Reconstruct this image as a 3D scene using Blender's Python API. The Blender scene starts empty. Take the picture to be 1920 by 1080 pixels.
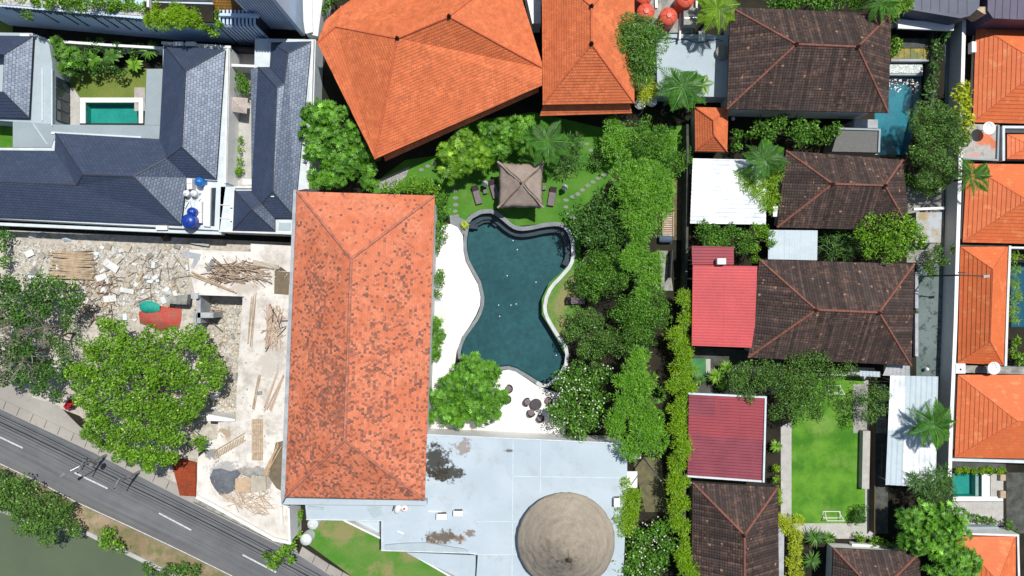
import bpy, math, random
import numpy as np
from mathutils import Vector, Matrix
from mathutils.geometry import tessellate_polygon
random.seed(7); RNG = np.random.default_rng(7)
S = bpy.context.scene
# ---------------------------------------------------------------- camera, sky, sun
H = 86.0; PPM = 15.0
cd = bpy.data.cameras.new("camera"); cam = bpy.data.objects.new("camera", cd)
S.collection.objects.link(cam); S.camera = cam
cam.location = (0, 0, H); cam.rotation_euler = (0, 0, 0)
cd.sensor_width = 36; cd.lens = 36 * H / (1920 / PPM); cd.clip_end = 3000
W = bpy.data.worlds.new("World"); S.world = W; W.use_nodes = True
SUN_EL, SUN_AZ = math.radians(67), math.radians(36)      # azimuth clockwise from north (+Y)
nt = W.node_tree; bg = nt.nodes["Background"]
sky = nt.nodes.new("ShaderNodeTexSky"); sky.sky_type = 'NISHITA'; sky.sun_disc = False
sky.sun_elevation = SUN_EL; sky.sun_rotation = SUN_AZ
nt.links.new(sky.outputs[0], bg.inputs[0]); bg.inputs[1].default_value = 0.085
ld = bpy.data.lights.new("sun", 'SUN'); sun = bpy.data.objects.new("sun", ld); S.collection.objects.link(sun)
ld.energy = 4.6; ld.angle = math.radians(0.5); ld.color = (1, 0.965, 0.91)
sd = Vector((math.sin(SUN_AZ) * math.cos(SUN_EL), math.cos(SUN_AZ) * math.cos(SUN_EL), math.sin(SUN_EL)))
sun.rotation_euler = sd.to_track_quat('Z', 'Y').to_euler(); sun.location = (20, 40, 70)
S.view_settings.view_transform = 'Standard'; S.view_settings.look = 'None'
S.view_settings.exposure = 0.0; S.view_settings.gamma = 1.0; S.view_settings.use_curve_mapping = False
S.cycles.max_bounces = 6; S.cycles.transparent_max_bounces = 12

# ---------------------------------------------------------------- helpers
def G(px, py, z=0.0):
    k = (H - z) / H / PPM
    return Vector(((px - 960) * k, (540 - py) * k, z))
def sz(p, z=0.0): return p / PPM * (H - z) / H
OFF = {}
def link(o, parent=None):
    S.collection.objects.link(o)
    if parent is not None: o.parent = parent
    return o
def tag(o, label=None, cat=None, group=None, kind=None):
    if label: o['label'] = label
    if cat: o['category'] = cat
    if group: o['group'] = group
    if kind: o['kind'] = kind
    return o
def thing(name, label, cat, loc=(0, 0, 0), group=None):
    o = bpy.data.objects.new(name, None); o.location = loc; o.empty_display_size = .3
    link(o); tag(o, label, cat, group); OFF[o.name] = Vector(loc)
    return o
def offs(parent):
    while parent is not None:
        if parent.name in OFF: return OFF[parent.name]
        parent = parent.parent
    return Vector((0, 0, 0))
def mesh(name, verts, faces, mat, parent=None, uvs=None, smooth=False, tint=None):
    """one mesh object from world coordinates"""
    me = bpy.data.meshes.new(name)
    of = offs(parent)
    if isinstance(verts, np.ndarray):
        v = verts - np.array(of); n = len(v); f = np.asarray(faces, dtype=np.int32)
        me.vertices.add(n); me.vertices.foreach_set('co', v.astype(np.float32).ravel())
        k = f.shape[1]; me.loops.add(f.size); me.loops.foreach_set('vertex_index', f.ravel())
        me.polygons.add(len(f)); me.polygons.foreach_set('loop_start', np.arange(0, f.size, k, dtype=np.int32))
        me.polygons.foreach_set('loop_total', np.full(len(f), k, dtype=np.int32))
        me.update(calc_edges=True)
    else:
        me.from_pydata([tuple(Vector(q) - of) for q in verts], [], faces)
    if uvs is not None:
        ul = me.uv_layers.new(name='UVMap')
        ul.data.foreach_set('uv', np.asarray(uvs, dtype=np.float32).ravel())
    if tint is not None:
        at = me.attributes.new('tint', 'FLOAT', 'POINT'); at.data.foreach_set('value', np.asarray(tint, dtype=np.float32))
    if smooth: me.polygons.foreach_set('use_smooth', [True] * len(me.polygons))
    me.materials.append(mat); me.update()
    return link(bpy.data.objects.new(name, me), parent)

class MB:
    def __init__(s): s.v = []; s.f = []
    def quad(s, *p):
        b = len(s.v); s.v += [tuple(q) for q in p]; s.f.append(tuple(range(b, b + len(p))))
    def box(s, c, d, rz=0, tilt=0):
        b = len(s.v); ca, sa = math.cos(rz), math.sin(rz); ct, st = math.cos(tilt), math.sin(tilt)
        for z in (-.5, .5):
            for x, y in ((-.5, -.5), (.5, -.5), (.5, .5), (-.5, .5)):
                X, Y, Z = x * d[0], y * d[1], z * d[2]
                Y, Z = Y * ct - Z * st, Y * st + Z * ct
                s.v.append((c[0] + X * ca - Y * sa, c[1] + X * sa + Y * ca, c[2] + Z))
        for f in ((3, 2, 1, 0), (4, 5, 6, 7), (0, 1, 5, 4), (1, 2, 6, 5), (2, 3, 7, 6), (3, 0, 4, 7)): s.f.append(tuple(b + i for i in f))
        return s
    def tube(s, pts, r, n=6, cap=True):
        pts = [Vector(p) for p in pts]; rr = r if isinstance(r, (list, tuple)) else [r] * len(pts)
        b = len(s.v)
        for i, p in enumerate(pts):
            d = (pts[min(i + 1, len(pts) - 1)] - pts[max(i - 1, 0)]).normalized()
            a = d.cross(Vector((0, 0, 1)) if abs(d.z) < .9 else Vector((1, 0, 0))).normalized(); c = d.cross(a)
            for k in range(n):
                t = 2 * math.pi * k / n; s.v.append(tuple(p + (a * math.cos(t) + c * math.sin(t)) * rr[i]))
        for i in range(len(pts) - 1):
            for k in range(n):
                q = b + i * n; s.f.append((q + k, q + (k + 1) % n, q + n + (k + 1) % n, q + n + k))
        if cap:
            s.f.append(tuple(b + k for k in range(n))[::-1]); s.f.append(tuple(b + (len(pts) - 1) * n + k for k in range(n)))
        return s
    def lathe(s, c, prof, n=16):
        b = len(s.v)
        for r, z in prof:
            for k in range(n):
                t = 2 * math.pi * k / n; s.v.append((c[0] + r * math.cos(t), c[1] + r * math.sin(t), c[2] + z))
        for i in range(len(prof) - 1):
            for k in range(n):
                q = b + i * n; s.f.append((q + k, q + (k + 1) % n, q + n + (k + 1) % n, q + n + k))
        s.f.append(tuple(b + k for k in range(n))[::-1]); s.f.append(tuple(b + (len(prof) - 1) * n + k for k in range(n)))
        return s
    def prism(s, poly, z0, z1):
        """poly: world xy (top outline)"""
        pv = [Vector((p[0], p[1], 0)) for p in poly]
        ar = sum(pv[i].x * pv[(i + 1) % len(pv)].y - pv[(i + 1) % len(pv)].x * pv[i].y for i in range(len(pv)))
        if ar < 0: pv = pv[::-1]
        n = len(pv); b = len(s.v)
        s.v += [(p.x, p.y, z1) for p in pv] + [(p.x, p.y, z0) for p in pv]
        for t in tessellate_polygon([pv]):
            a, c, d = pv[t[0]], pv[t[1]], pv[t[2]]
            up = (c - a).cross(d - a).z > 0
            s.f.append(tuple(b + i for i in (t if up else t[::-1])))
            s.f.append(tuple(b + n + i for i in (t[::-1] if up else t)))
        for i in range(n):
            j = (i + 1) % n; s.f.append((b + n + i, b + n + j, b + j, b + i))
        return s
    def out(s, name, mat, parent=None, smooth=False): return mesh(name, s.v, s.f, mat, parent, smooth=smooth)

def xyp(poly, z=0): return [G(p[0], p[1], z) for p in poly]
def flat(name, poly, z, mat, holes=(), parent=None, kind='structure'):
    """a flat sheet with optional holes; poly and holes in photo pixels"""
    loops = [[G(x, y, 0) for x, y in poly]] + [[G(x, y, 0) for x, y in h] for h in holes]
    allv = [v for l in loops for v in l]
    fs = []
    for t in tessellate_polygon(loops):
        a, b, c = allv[t[0]], allv[t[1]], allv[t[2]]
        fs.append(t if (b - a).cross(c - a).z > 0 else t[::-1])
    o = mesh(name, [(v.x, v.y, z) for v in allv], fs, mat, parent)
    if parent is None and kind: o['kind'] = kind
    return o
def slab(name, poly, z0, z1, mat, parent=None):
    b = MB(); b.prism(xyp(poly, z1), z0, z1); return b.out(name, mat, parent)
def rect(x0, y0, x1, y1): return [(x0, y0), (x1, y0), (x1, y1), (x0, y1)]
def wallseg(b, line, h, th, z0=0):
    pts = [G(x, y, h) for x, y in line]
    for i in range(len(pts) - 1):
        p, q = pts[i], pts[i + 1]; d = (q - p); L = d.length; rz = math.atan2(d.y, d.x); m = (p + q) / 2
        b.box((m.x, m.y, (h + z0) / 2 + .001 * (i % 2)), (L + th * (.98 if i % 2 else 1), th, h - z0), rz)
def wall(name, label, line, h, th, mat, cat='wall', z0=0, coping=None):
    c = G(*line[0]); t = thing(name, label, cat, (c.x, c.y, 0))
    b = MB(); wallseg(b, line, h, th, z0); b.out('wall_panel', mat, t)
    if coping:
        b = MB(); wallseg(b, line, h + .06, th + .1, h + .002); b.out('coping', coping, t)
    return t

# ---------------------------------------------------------------- materials
def rgb(c): return (c[0], c[1], c[2], 1)
class MT:
    def __init__(s, name, rough=.8, spec=.3):
        s.m = bpy.data.materials.new(name); s.m.use_nodes = True; s.t = s.m.node_tree; s.N = s.t.nodes
        s.b = s.N['Principled BSDF']; s.b.inputs['Roughness'].default_value = rough
        s.b.inputs['Specular IOR Level'].default_value = spec
        s.co = s.n('ShaderNodeNewGeometry').outputs['Position']; s._uv = None
    def n(s, t, **k):
        x = s.N.new(t)
        for a, v in k.items(): setattr(x, a, v)
        return x
    def L(s, a, b): s.t.links.new(a, b)
    @property
    def uv(s):
        if s._uv is None: s._uv = s.n('ShaderNodeUVMap').outputs[0]
        return s._uv
    def set(s, sock, v):
        if hasattr(v, 'is_output'): s.L(v, sock)
        elif isinstance(v, (tuple, list)) and len(v) == 3 and sock.type == 'RGBA': sock.default_value = rgb(v)
        else: sock.default_value = v
    def math(s, op, a, b=0.0, c=0.0, clamp=False):
        x = s.n('ShaderNodeMath', operation=op, use_clamp=clamp)
        for i, v in enumerate((a, b, c)): s.set(x.inputs[i], v)
        return x.outputs[0]
    def mix(s, f, a, b, mode='MIX'):
        x = s.n('ShaderNodeMix', data_type='RGBA', blend_type=mode)
        s.set(x.inputs[0], f); s.set(x.inputs[6], a); s.set(x.inputs[7], b); return x.outputs[2]
    def noise(s, scale, detail=4, rough=.6, vec=None, col=False, dist=0):
        x = s.n('ShaderNodeTexNoise'); s.L(vec if vec is not None else s.co, x.inputs['Vector'])
        x.inputs['Scale'].default_value = scale; x.inputs['Detail'].default_value = detail
        x.inputs['Roughness'].default_value = rough; x.inputs['Distortion'].default_value = dist
        return x.outputs['Color' if col else 'Fac']
    def ramp(s, f, lo, hi, a=0.0, b=1.0):
        x = s.n('ShaderNodeMapRange'); s.set(x.inputs[0], f)
        x.inputs[1].default_value = lo; x.inputs[2].default_value = hi; x.inputs[3].default_value = a; x.inputs[4].default_value = b
        return x.outputs[0]
    def scale(s, vec, v):
        x = s.n('ShaderNodeMapping'); s.L(vec, x.inputs[0]); x.inputs['Scale'].default_value = v; return x.outputs[0]
    def white(s, vec):
        x = s.n('ShaderNodeTexWhiteNoise', noise_dimensions='3D'); s.L(vec, x.inputs[0]); return x.outputs['Value']
    def vor(s, scale, feature='F1', vec=None, out='Distance'):
        x = s.n('ShaderNodeTexVoronoi', feature=feature); s.L(vec if vec is not None else s.co, x.inputs['Vector'])
        x.inputs['Scale'].default_value = scale; return x.outputs[out]
    def sep(s, v):
        x = s.n('ShaderNodeSeparateXYZ'); s.L(v, x.inputs[0]); return x.outputs
    def comb(s, a, b, c=0.0):
        x = s.n('ShaderNodeCombineXYZ')
        for i, v in enumerate((a, b, c)): s.set(x.inputs[i], v)
        return x.outputs[0]
    def color(s, c): s.set(s.b.inputs['Base Color'], c)
    def bump(s, h, st=.5, d=.02):
        x = s.n('ShaderNodeBump'); s.L(h, x.inputs['Height']); x.inputs['Strength'].default_value = st; x.inputs['Distance'].default_value = d
        s.L(x.outputs[0], s.b.inputs['Normal'])

def simple(name, c, c2=None, sc=1.5, rough=.85, spec=.3, fine=12, fa=.25, bump=.3, metal=0, lo=.35, hi=.65):
    m = MT(name, rough, spec); c2 = c2 or tuple(v * .72 for v in c)
    a = m.mix(m.ramp(m.noise(sc), lo, hi), c, c2)
    f = m.ramp(m.noise(fine, 6), .3, .7, 1 - fa, 1 + fa)
    x = m.n('ShaderNodeVectorMath', operation='SCALE'); m.L(a, x.inputs[0]); m.L(f, x.inputs['Scale'])
    m.color(x.outputs[0]); m.b.inputs['Metallic'].default_value = metal
    if bump: m.bump(m.noise(fine * 2, 5), bump, .02)
    return m.m

def tiles(name, base, alt, tw, th, spread=.25, moss=None, moss_lo=.5, moss_amt=0, cols=.35, rough=.75, spec=.3, spots=None, patch=None, wash=.18, lines=.5, stag=1, colvar=0, spectile=0):
    """roof tiles in slope metres (u along the eave, v up the slope)"""
    m = MT(name, rough, spec)
    u, v, _ = m.sep(m.uv)
    row = m.math('FLOOR', m.math('DIVIDE', v, th))
    uo = m.math('ADD', m.math('DIVIDE', u, tw), m.math('MULTIPLY', m.math('MODULO', row, 2.0), .5 * stag))
    colm = m.math('FLOOR', uo)
    cell = m.comb(colm, row, 3.0)
    w1 = m.white(cell); w2 = m.white(m.comb(colm, row, 17.0))
    c = m.mix(m.ramp(w1, 0, 1), tuple(x * (1 - spread) for x in base), tuple(min(1, x * (1 + spread)) for x in base))
    c = m.mix(m.ramp(m.noise(.35, 3), .4, .62), c, alt)
    if patch: c = m.mix(m.math('MULTIPLY', m.ramp(m.noise(.9, 5), .56, .66), .7), c, patch)
    if colvar:
        cv = m.white(m.comb(colm, 5.0, 29.0)); fcv = m.ramp(cv, 0, 1, 1 - colvar, 1 + colvar)
        xx = m.n('ShaderNodeVectorMath', operation='SCALE'); m.L(c, xx.inputs[0]); m.L(fcv, xx.inputs['Scale']); c = xx.outputs[0]
    if moss is not None:
        at = m.n('ShaderNodeAttribute', attribute_type='GEOMETRY', attribute_name='moss')
        dens = m.math('MULTIPLY', at.outputs['Fac'], m.ramp(m.noise(.45, 5, .7), .3, .7, .15, 1.75))
        mm = m.math('LESS_THAN', w2, dens)
        c = m.mix(m.math('MULTIPLY', mm, m.ramp(w1, 0, 1, .32, .95)), c, moss)
    if spots: c = m.mix(m.math('GREATER_THAN', m.math('ADD', w2, m.ramp(m.noise(1.2, 3), .4, .7, -.03, .05)), 1.0 - spots[1] + .02), c, spots[0])
    fu = m.math('FRACT', uo); fv = m.math('FRACT', m.math('DIVIDE', v, th))
    prof = m.math('SINE', m.math('MULTIPLY', fu, math.pi))
    edge = m.math('MAXIMUM', m.ramp(prof, .0, .32, 1, 0), m.ramp(fv, .0, .16, 1, 0))
    c = m.mix(m.math('MULTIPLY', edge, lines), c, tuple(x * .36 for x in base))
    if spectile:
        m.b.inputs['Specular Tint'].default_value = (.72, .84, 1, 1)
        m.set(m.b.inputs['Specular IOR Level'], m.math('MULTIPLY', m.ramp(w1, 0, 1, spec * .75, spec * 1.15), m.ramp(edge, 0, 1, 1, .12)))
    f = m.ramp(m.noise(1.1, 5, .7), .3, .7, 1 - wash, 1 + wash)
    x = m.n('ShaderNodeVectorMath', operation='SCALE'); m.L(c, x.inputs[0]); m.L(f, x.inputs['Scale'])
    m.color(x.outputs[0]); m.bump(m.math('ADD', prof, m.math('MULTIPLY', w1, .3)), cols, .05)
    return m.m

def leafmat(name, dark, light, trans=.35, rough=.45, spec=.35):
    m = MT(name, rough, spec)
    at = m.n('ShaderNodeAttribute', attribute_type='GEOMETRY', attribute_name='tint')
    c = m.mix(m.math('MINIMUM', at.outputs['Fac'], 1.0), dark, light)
    c = m.mix(m.ramp(at.outputs['Fac'], 1.2, 1.8), c, tuple(min(.85, x * 2.0 + .06) for x in light))  # the few highest tints mimic yellowed leaves and sun glints on leaves
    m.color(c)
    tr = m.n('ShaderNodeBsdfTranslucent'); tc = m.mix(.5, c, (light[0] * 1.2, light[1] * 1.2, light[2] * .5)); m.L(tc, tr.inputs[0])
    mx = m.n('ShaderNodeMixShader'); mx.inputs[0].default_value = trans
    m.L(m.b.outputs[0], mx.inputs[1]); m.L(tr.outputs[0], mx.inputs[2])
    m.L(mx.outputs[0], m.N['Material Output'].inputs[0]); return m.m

def watermat(name, tint, refl=1.0, bump=.12, sc=2.5):
    m = MT(name); N = m.N
    t = m.n('ShaderNodeBsdfTransparent'); t.inputs[0].default_value = rgb(tint)
    g = m.n('ShaderNodeBsdfGlossy'); g.inputs['Roughness'].default_value = .05
    fr = m.n('ShaderNodeFresnel'); fr.inputs[0].default_value = 1.33
    b = m.n('ShaderNodeBump'); m.L(m.noise(sc, 6, .65), b.inputs['Height']); b.inputs['Strength'].default_value = bump; b.inputs['Distance'].default_value = .2
    m.L(b.outputs[0], g.inputs['Normal']); m.L(b.outputs[0], fr.inputs['Normal'])
    mx = m.n('ShaderNodeMixShader'); m.L(m.math('MULTIPLY', fr.outputs[0], refl), mx.inputs[0])
    m.L(t.outputs[0], mx.inputs[1]); m.L(g.outputs[0], mx.inputs[2]); m.L(mx.outputs[0], N['Material Output'].inputs[0]); return m.m

M = {}
M['orange'] = tiles('orange_clay_tile', (.62, .165, .062), (.57, .145, .052), .27, .33, .16, patch=(.48, .115, .045), lines=.42)
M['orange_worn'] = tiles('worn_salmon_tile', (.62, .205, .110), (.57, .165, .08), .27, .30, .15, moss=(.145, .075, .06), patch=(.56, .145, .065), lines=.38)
M['orange_metal'] = tiles('orange_sheet_tile', (.66, .16, .052), (.62, .145, .046), .30, .48, .05, cols=.15, lines=.28, wash=.08, patch=(.74, .27, .10), rough=.6)
M['brown'] = tiles('weathered_brown_tile', (.072, .045, .036), (.048, .035, .031), .34, .28, .50, spots=((.30, .17, .11), .020), patch=(.135, .075, .055), lines=.95, cols=.9, stag=0, colvar=.4)
M['slate'] = tiles('dark_slate_shingle', (.040, .054, .092), (.034, .048, .084), .50, .32, .06, lines=.32, cols=.06, rough=.46, spec=.85, spectile=1, wash=.08)
M['ridge_orange'] = simple('orange_ridge_tile', (.62, .15, .06), (.45, .11, .05), 2, .8)
M['ridge_worn'] = simple('worn_ridge_tile', (.52, .20, .13), (.30, .12, .08), 1.2, .8)
M['ridge_brown'] = simple('reddish_ridge_tile', (.27, .105, .075), (.16, .07, .05), 1.5, .8)
M['ridge_slate'] = simple('slate_ridge', (.035, .04, .055), None, 2, .45, .5)
M['finial'] = simple('dark_clay_finial', (.03, .025, .025))
M['fascia_brown'] = simple('brown_fascia_board', (.09, .045, .035))
M['fascia_dark'] = simple('dark_fascia_board', (.035, .035, .045))
M['plaster'] = simple('white_plaster', (.72, .72, .70), (.60, .60, .58), .8, .9, .2, 8, .08, .15)
M['plaster_grey'] = simple('weathered_grey_plaster', (.42, .44, .46), (.30, .32, .33), .8, .9, .2, 6, .15, .2)
M['cream'] = simple('cream_wall', (.5, .45, .36), None, .8)
M['pale_roof'] = simple('pale_grey_roof_screed', (.40, .47, .50), (.35, .42, .45), .5, .8, .3, 5, .05, .1)
M['pale_roof_dark'] = simple('grey_roof_screed', (.30, .36, .38), (.27, .325, .345), .5, .8, .3, 5, .05, .1)
M['white_cap'] = simple('white_roof_kerb', (.62, .68, .70), (.52, .58, .60), 1, .8, .3, 8, .08, .1)
M['concrete'] = simple('stained_concrete', (.36, .36, .33), (.19, .19, .17), 1.2, .9, .2, 9, .2, .3)
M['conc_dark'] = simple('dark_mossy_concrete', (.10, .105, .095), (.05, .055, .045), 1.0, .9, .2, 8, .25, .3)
M['blue_wall'] = simple('blue_grey_facade', (.54, .66, .80), (.46, .58, .72), .5, .8, .3, 5, .06, .1)
M['slot'] = simple('dark_blue_glazing', (.02, .028, .05), None, 1, .3, .5)
M['blue_roof'] = simple('dark_blue_sheet_roof', (.06, .075, .12), (.045, .055, .09), .7, .5, .4, 9, .15, .2)
M['white'] = simple('white_paint', (.78, .78, .77), (.70, .70, .68), 2, .5, .4, 8, .05, .05)
M['steel'] = simple('galvanised_steel', (.38, .39, .40), None, 2, .4, .5, metal=.6)
M['black'] = simple('black_metal', (.03, .03, .033), None, 3, .5)
M['glass'] = simple('dark_window_glass', (.02, .03, .04), (.04, .06, .075), 1, .12, .6, bump=0)
M['tank_orange'] = simple('orange_tank_plastic', (.62, .10, .055), (.55, .09, .05), 3, .4, .4, 8, .08, .05)
M['tank_blue'] = simple('blue_tank_plastic', (.008, .05, .34), (.006, .04, .26), 3, .35, .5, 8, .08, .05)
M['tank_sky'] = simple('bright_blue_tank_plastic', (.01, .17, .55), None, 3, .35, .5)
M['rattan'] = simple('brown_rattan', (.055, .042, .042), (.035, .028, .03), 4, .8, .2, 30, .3, .4)
M['sling'] = simple('taupe_mesh_fabric', (.20, .165, .175), (.17, .14, .15), 3, .9, .1, 30, .1, .1)
M['headrest'] = simple('dark_brown_cushion', (.06, .045, .05), None, 3, .9, .1)
M['canvas'] = simple('white_canvas', (.66, .70, .70), (.55, .6, .6), 4, .9, .1)
M['wood'] = simple('weathered_wood', (.50, .40, .28), (.36, .27, .18), 2, .8)
M['wood_dark'] = simple('dark_timber', (.12, .08, .05), None, 2, .8)
M['pink_wood'] = simple('pinkish_planks', (.55, .42, .33), (.46, .34, .26), 2, .8)
M['ply'] = simple('tan_plywood', (.55, .40, .26), None, 2, .8)
M['bark'] = simple('grey_brown_bark', (.13, .10, .075), (.07, .055, .04), 3, .9, .2, 14, .3, .5)
M['dry'] = simple('dry_grey_twigs', (.27, .245, .20), (.18, .16, .13), 3, .9, .1)
M['red_metal'] = simple('bright_red_sheet', (.52, .066, .072), (.43, .056, .062), .35, .55, .35, 5, .12, .05)
M['red_metal_dark'] = simple('dull_red_sheet', (.25, .055, .075), (.20, .042, .06), .5, .55, .35, 6, .1, .05)
M['red_metal_mid'] = simple('faded_red_sheet', (.31, .052, .066), (.26, .048, .062), .5, .55, .35, 6, .1, .05)
M['green_paint'] = simple('green_painted_floor', (.05, .22, .07), None, 1, .7)
M['yellow_deck'] = simple('mossy_yellow_tiles', (.46, .33, .03), (.16, .17, .06), .6, .7, .3, 6, .15, .1, lo=.42, hi=.6)
M['tarp_red'] = simple('faded_red_tarp', (.50, .055, .04), (.30, .12, .09), .8, .8, .2, 6, .2, .4)
M['tarp_green'] = simple('turquoise_tarp', (.02, .36, .28), None, 2, .6)
M['clay_red'] = simple('rust_red_sheet', (.30, .055, .02), (.20, .045, .02), .9, .8, .2, 5, .3, .3)
M['sand'] = simple('dark_sand_heap', (.16, .17, .19), (.11, .12, .135), 1.5, .95, .1, 20, .3, .4)
M['shadow_brown'] = simple('brown_shadow_tone', (.14, .11, .07), (.20, .16, .10), 1.2, .25, .5, bump=0)  # house roof's shadow on the slab, put into a brown colour
M['stone'] = simple('grey_stepping_stone', (.24, .26, .22), (.18, .21, .16), 2, .9)
M['coping'] = simple('grey_andesite_coping', (.24, .26, .27), (.17, .19, .20), 1.0, .8, .3, 12, .2, .2)
M['coping_pale'] = simple('pale_stone_coping', (.58, .60, .60), (.46, .48, .49), 1.0, .8, .3, 12, .12, .2)
M['gravel'] = simple('grey_gravel', (.20, .20, .19), (.10, .10, .095), 14, .95, .1, 30, .5, .9)
M['line'] = simple('white_road_paint', (.62, .63, .62), (.42, .43, .42), 3, .7)

def ground_mat():
    m = MT('dark_garden_soil', .95, .1)
    c = m.mix(m.ramp(m.noise(.25, 5), .4, .6), (.036, .029, .022), (.020, .018, .015))
    c = m.mix(m.ramp(m.noise(2.2, 6), .5, .7), c, (.02, .035, .014)); m.color(c); m.bump(m.noise(9, 5), .6, .05); return m.m
M['soil'] = ground_mat()
def grass_mat(name, a, b, dry, lo=.55, hi=.72):
    m = MT(name, .9, .15)
    c = m.mix(m.ramp(m.noise(.35, 4), .38, .62), a, b)
    c = m.mix(m.ramp(m.noise(.22, 5, .65), lo, hi), c, dry)
    f = m.ramp(m.noise(14, 6, .75), .25, .75, .62, 1.38)
    x = m.n('ShaderNodeVectorMath', operation='SCALE'); m.L(c, x.inputs[0]); m.L(f, x.inputs['Scale'])
    m.color(x.outputs[0]); m.bump(m.noise(26, 4), .9, .06); return m.m
M['lawn'] = grass_mat('green_lawn', (.060, .185, .020), (.095, .235, .032), (.16, .24, .06), .56, .74)
M['lawn_pitch'] = grass_mat('bright_lawn', (.055, .185, .016), (.125, .30, .030), (.18, .31, .06), .5, .7)
M['lawn_dry'] = grass_mat('patchy_lawn', (.07, .22, .025), (.13, .24, .05), (.25, .24, .10), .50, .64)
M['lawn_olive'] = grass_mat('olive_lawn', (.13, .19, .035), (.18, .22, .05), (.22, .2, .07))
def asphalt_mat():
    m = MT('asphalt', .85, .25)
    u, v, _ = m.sep(m.uv)      # u across the road 0..1, v along in metres
    c = m.mix(m.ramp(m.noise(.3, 5), .35, .65), (.150, .155, .160), (.118, .124, .132))
    st = m.noise(1, 4, .6, vec=m.comb(m.math('MULTIPLY', u, 26), m.math('MULTIPLY', v, .05)))
    f = m.ramp(st, .3, .7, .78, 1.2)
    f2 = m.math('MULTIPLY', f, m.ramp(m.noise(18, 5, .8), .3, .7, .88, 1.12))
    x = m.n('ShaderNodeVectorMath', operation='SCALE'); m.L(c, x.inputs[0]); m.L(f2, x.inputs['Scale'])
    c = m.mix(m.math('MULTIPLY', m.ramp(u, .86, .99), .6), x.outputs[0], (.15, .13, .11))
    m.color(c); m.bump(m.noise(40, 3), .3, .01); return m.m
M['asphalt'] = asphalt_mat()
def stain_mat(name, c1, c2, stain, blobs=(), lo=.60, hi=.75, sc=.6, amt=.7, seams=None):
    """pale slab with real dirt blotches; blobs: (px, py, z, rx, ry)"""
    m = MT(name, .85, .25)
    c = m.mix(m.ramp(m.noise(.18, 4), .4, .6), c1, c2)
    c = m.mix(m.math('MULTIPLY', m.ramp(m.noise(sc, 7, .7), lo, hi), amt), c, stain)
    X, Y, _ = m.sep(m.co)
    wob = m.ramp(m.noise(1.6, 6, .7), .2, .8, -1.1, 1.1)
    for (px, py, z, rx, ry, col) in blobs:
        p = G(px, py, z)
        dx = m.math('DIVIDE', m.math('SUBTRACT', X, p.x), sz(rx, z)); dy = m.math('DIVIDE', m.math('SUBTRACT', Y, p.y), sz(ry, z))
        d = m.math('SQRT', m.math('ADD', m.math('MULTIPLY', dx, dx), m.math('MULTIPLY', dy, dy)))
        c = m.mix(m.math('MULTIPLY', m.ramp(m.math('ADD', d, wob), 1.15, .75), .93), c, col)
    m.color(c); m.bump(m.noise(8, 4), .1, .01); return m.m
M['flat_roof'] = stain_mat('pale_blue_flat_roof', (.45, .525, .575), (.405, .48, .53), (.31, .32, .31),
    [(816, 864, 4, 27, 34, (.03, .025, .018)), (832, 888, 4, 34, 15, (.035, .03, .02)), (868, 838, 4, 14, 14, (.26, .22, .2)), (810, 1015, 4, 12, 8, (.3, .24, .2)), (860, 1010, 4, 16, 7, (.27, .2, .16)), (955, 845, 4, 8, 3, (.12, .12, .12)), (830, 1008, 4, 32, 12, (.12, .09, .06)), (880, 1000, 4, 10, 7, (.2, .16, .12)), (868, 838, 4, 9, 8, (.3, .28, .25))], .54, .8, .7, .55)
M['deck'] = stain_mat('white_pool_deck', (.80, .785, .74), (.73, .71, .66), (.50, .47, .42), [(838, 480, 0, 16, 22, (.70, .69, .66)), (828, 590, 0, 10, 26, (.62, .60, .56)), (905, 812, 0, 70, 8, (.66, .63, .57))], .58, .84, .8, .4)
M['site_slab'] = stain_mat('raw_concrete_slab', (.70, .67, .61), (.58, .55, .50), (.33, .29, .24), [(398, 852, 3.4, 12, 10, (.22, .22, .22)), (420, 880, 3.4, 30, 14, (.36, .35, .34)), (470, 884, 3.4, 30, 10, (.28, .25, .22)), (500, 905, 3.4, 10, 20, (.33, .29, .24)), (400, 500, 3.4, 14, 8, (.40, .37, .33)), (460, 540, 3.4, 30, 8, (.48, .43, .36)), (500, 690, 3.4, 14, 30, (.5, .46, .40)), (425, 812, 3.4, 12, 10, (.36, .27, .18))], .45, .70, .7, .8)
M['terrace'] = stain_mat('grey_terrace', (.42, .49, .54), (.38, .45, .50), (.16, .19, .22), [], .58, .72, 1.4, .6)
M['lane'] = stain_mat('blue_grey_lane', (.15, .20, .22), (.12, .165, .185), (.05, .065, .06), [], .58, .72, 1.0, .7)
M['lane_moss'] = stain_mat('mossy_grey_lane', (.15, .19, .185), (.11, .15, .14), (.03, .04, .035), [], .52, .62, 1.1, .8)
M['verge'] = stain_mat('sandy_verge', (.34, .26, .17), (.23, .17, .10), (.12, .14, .05), [], .44, .60, .6, .8)
M['pave'] = stain_mat('pale_pavement', (.37, .35, .31), (.31, .29, .26), (.2, .19, .16), [], .55, .75, 1.2, .6)
M['rubble_g'] = stain_mat('rubble_ground', (.56, .52, .45), (.45, .41, .35), (.24, .22, .18), [], .46, .66, 1.6, .85)
M['path'] = simple('pale_concrete_path', (.46, .45, .42), (.38, .37, .34), 1, .9)
M['white_sheet'] = simple('white_corrugated_sheet', (.78, .81, .83), (.50, .54, .58), .45, .5, .4, 5, .14, .05, lo=.45, hi=.72)
M['shade_sheet'] = simple('pale_grey_sheet', (.48, .56, .60), (.42, .50, .54), .6, .5, .4, 5, .06, .05)
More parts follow.
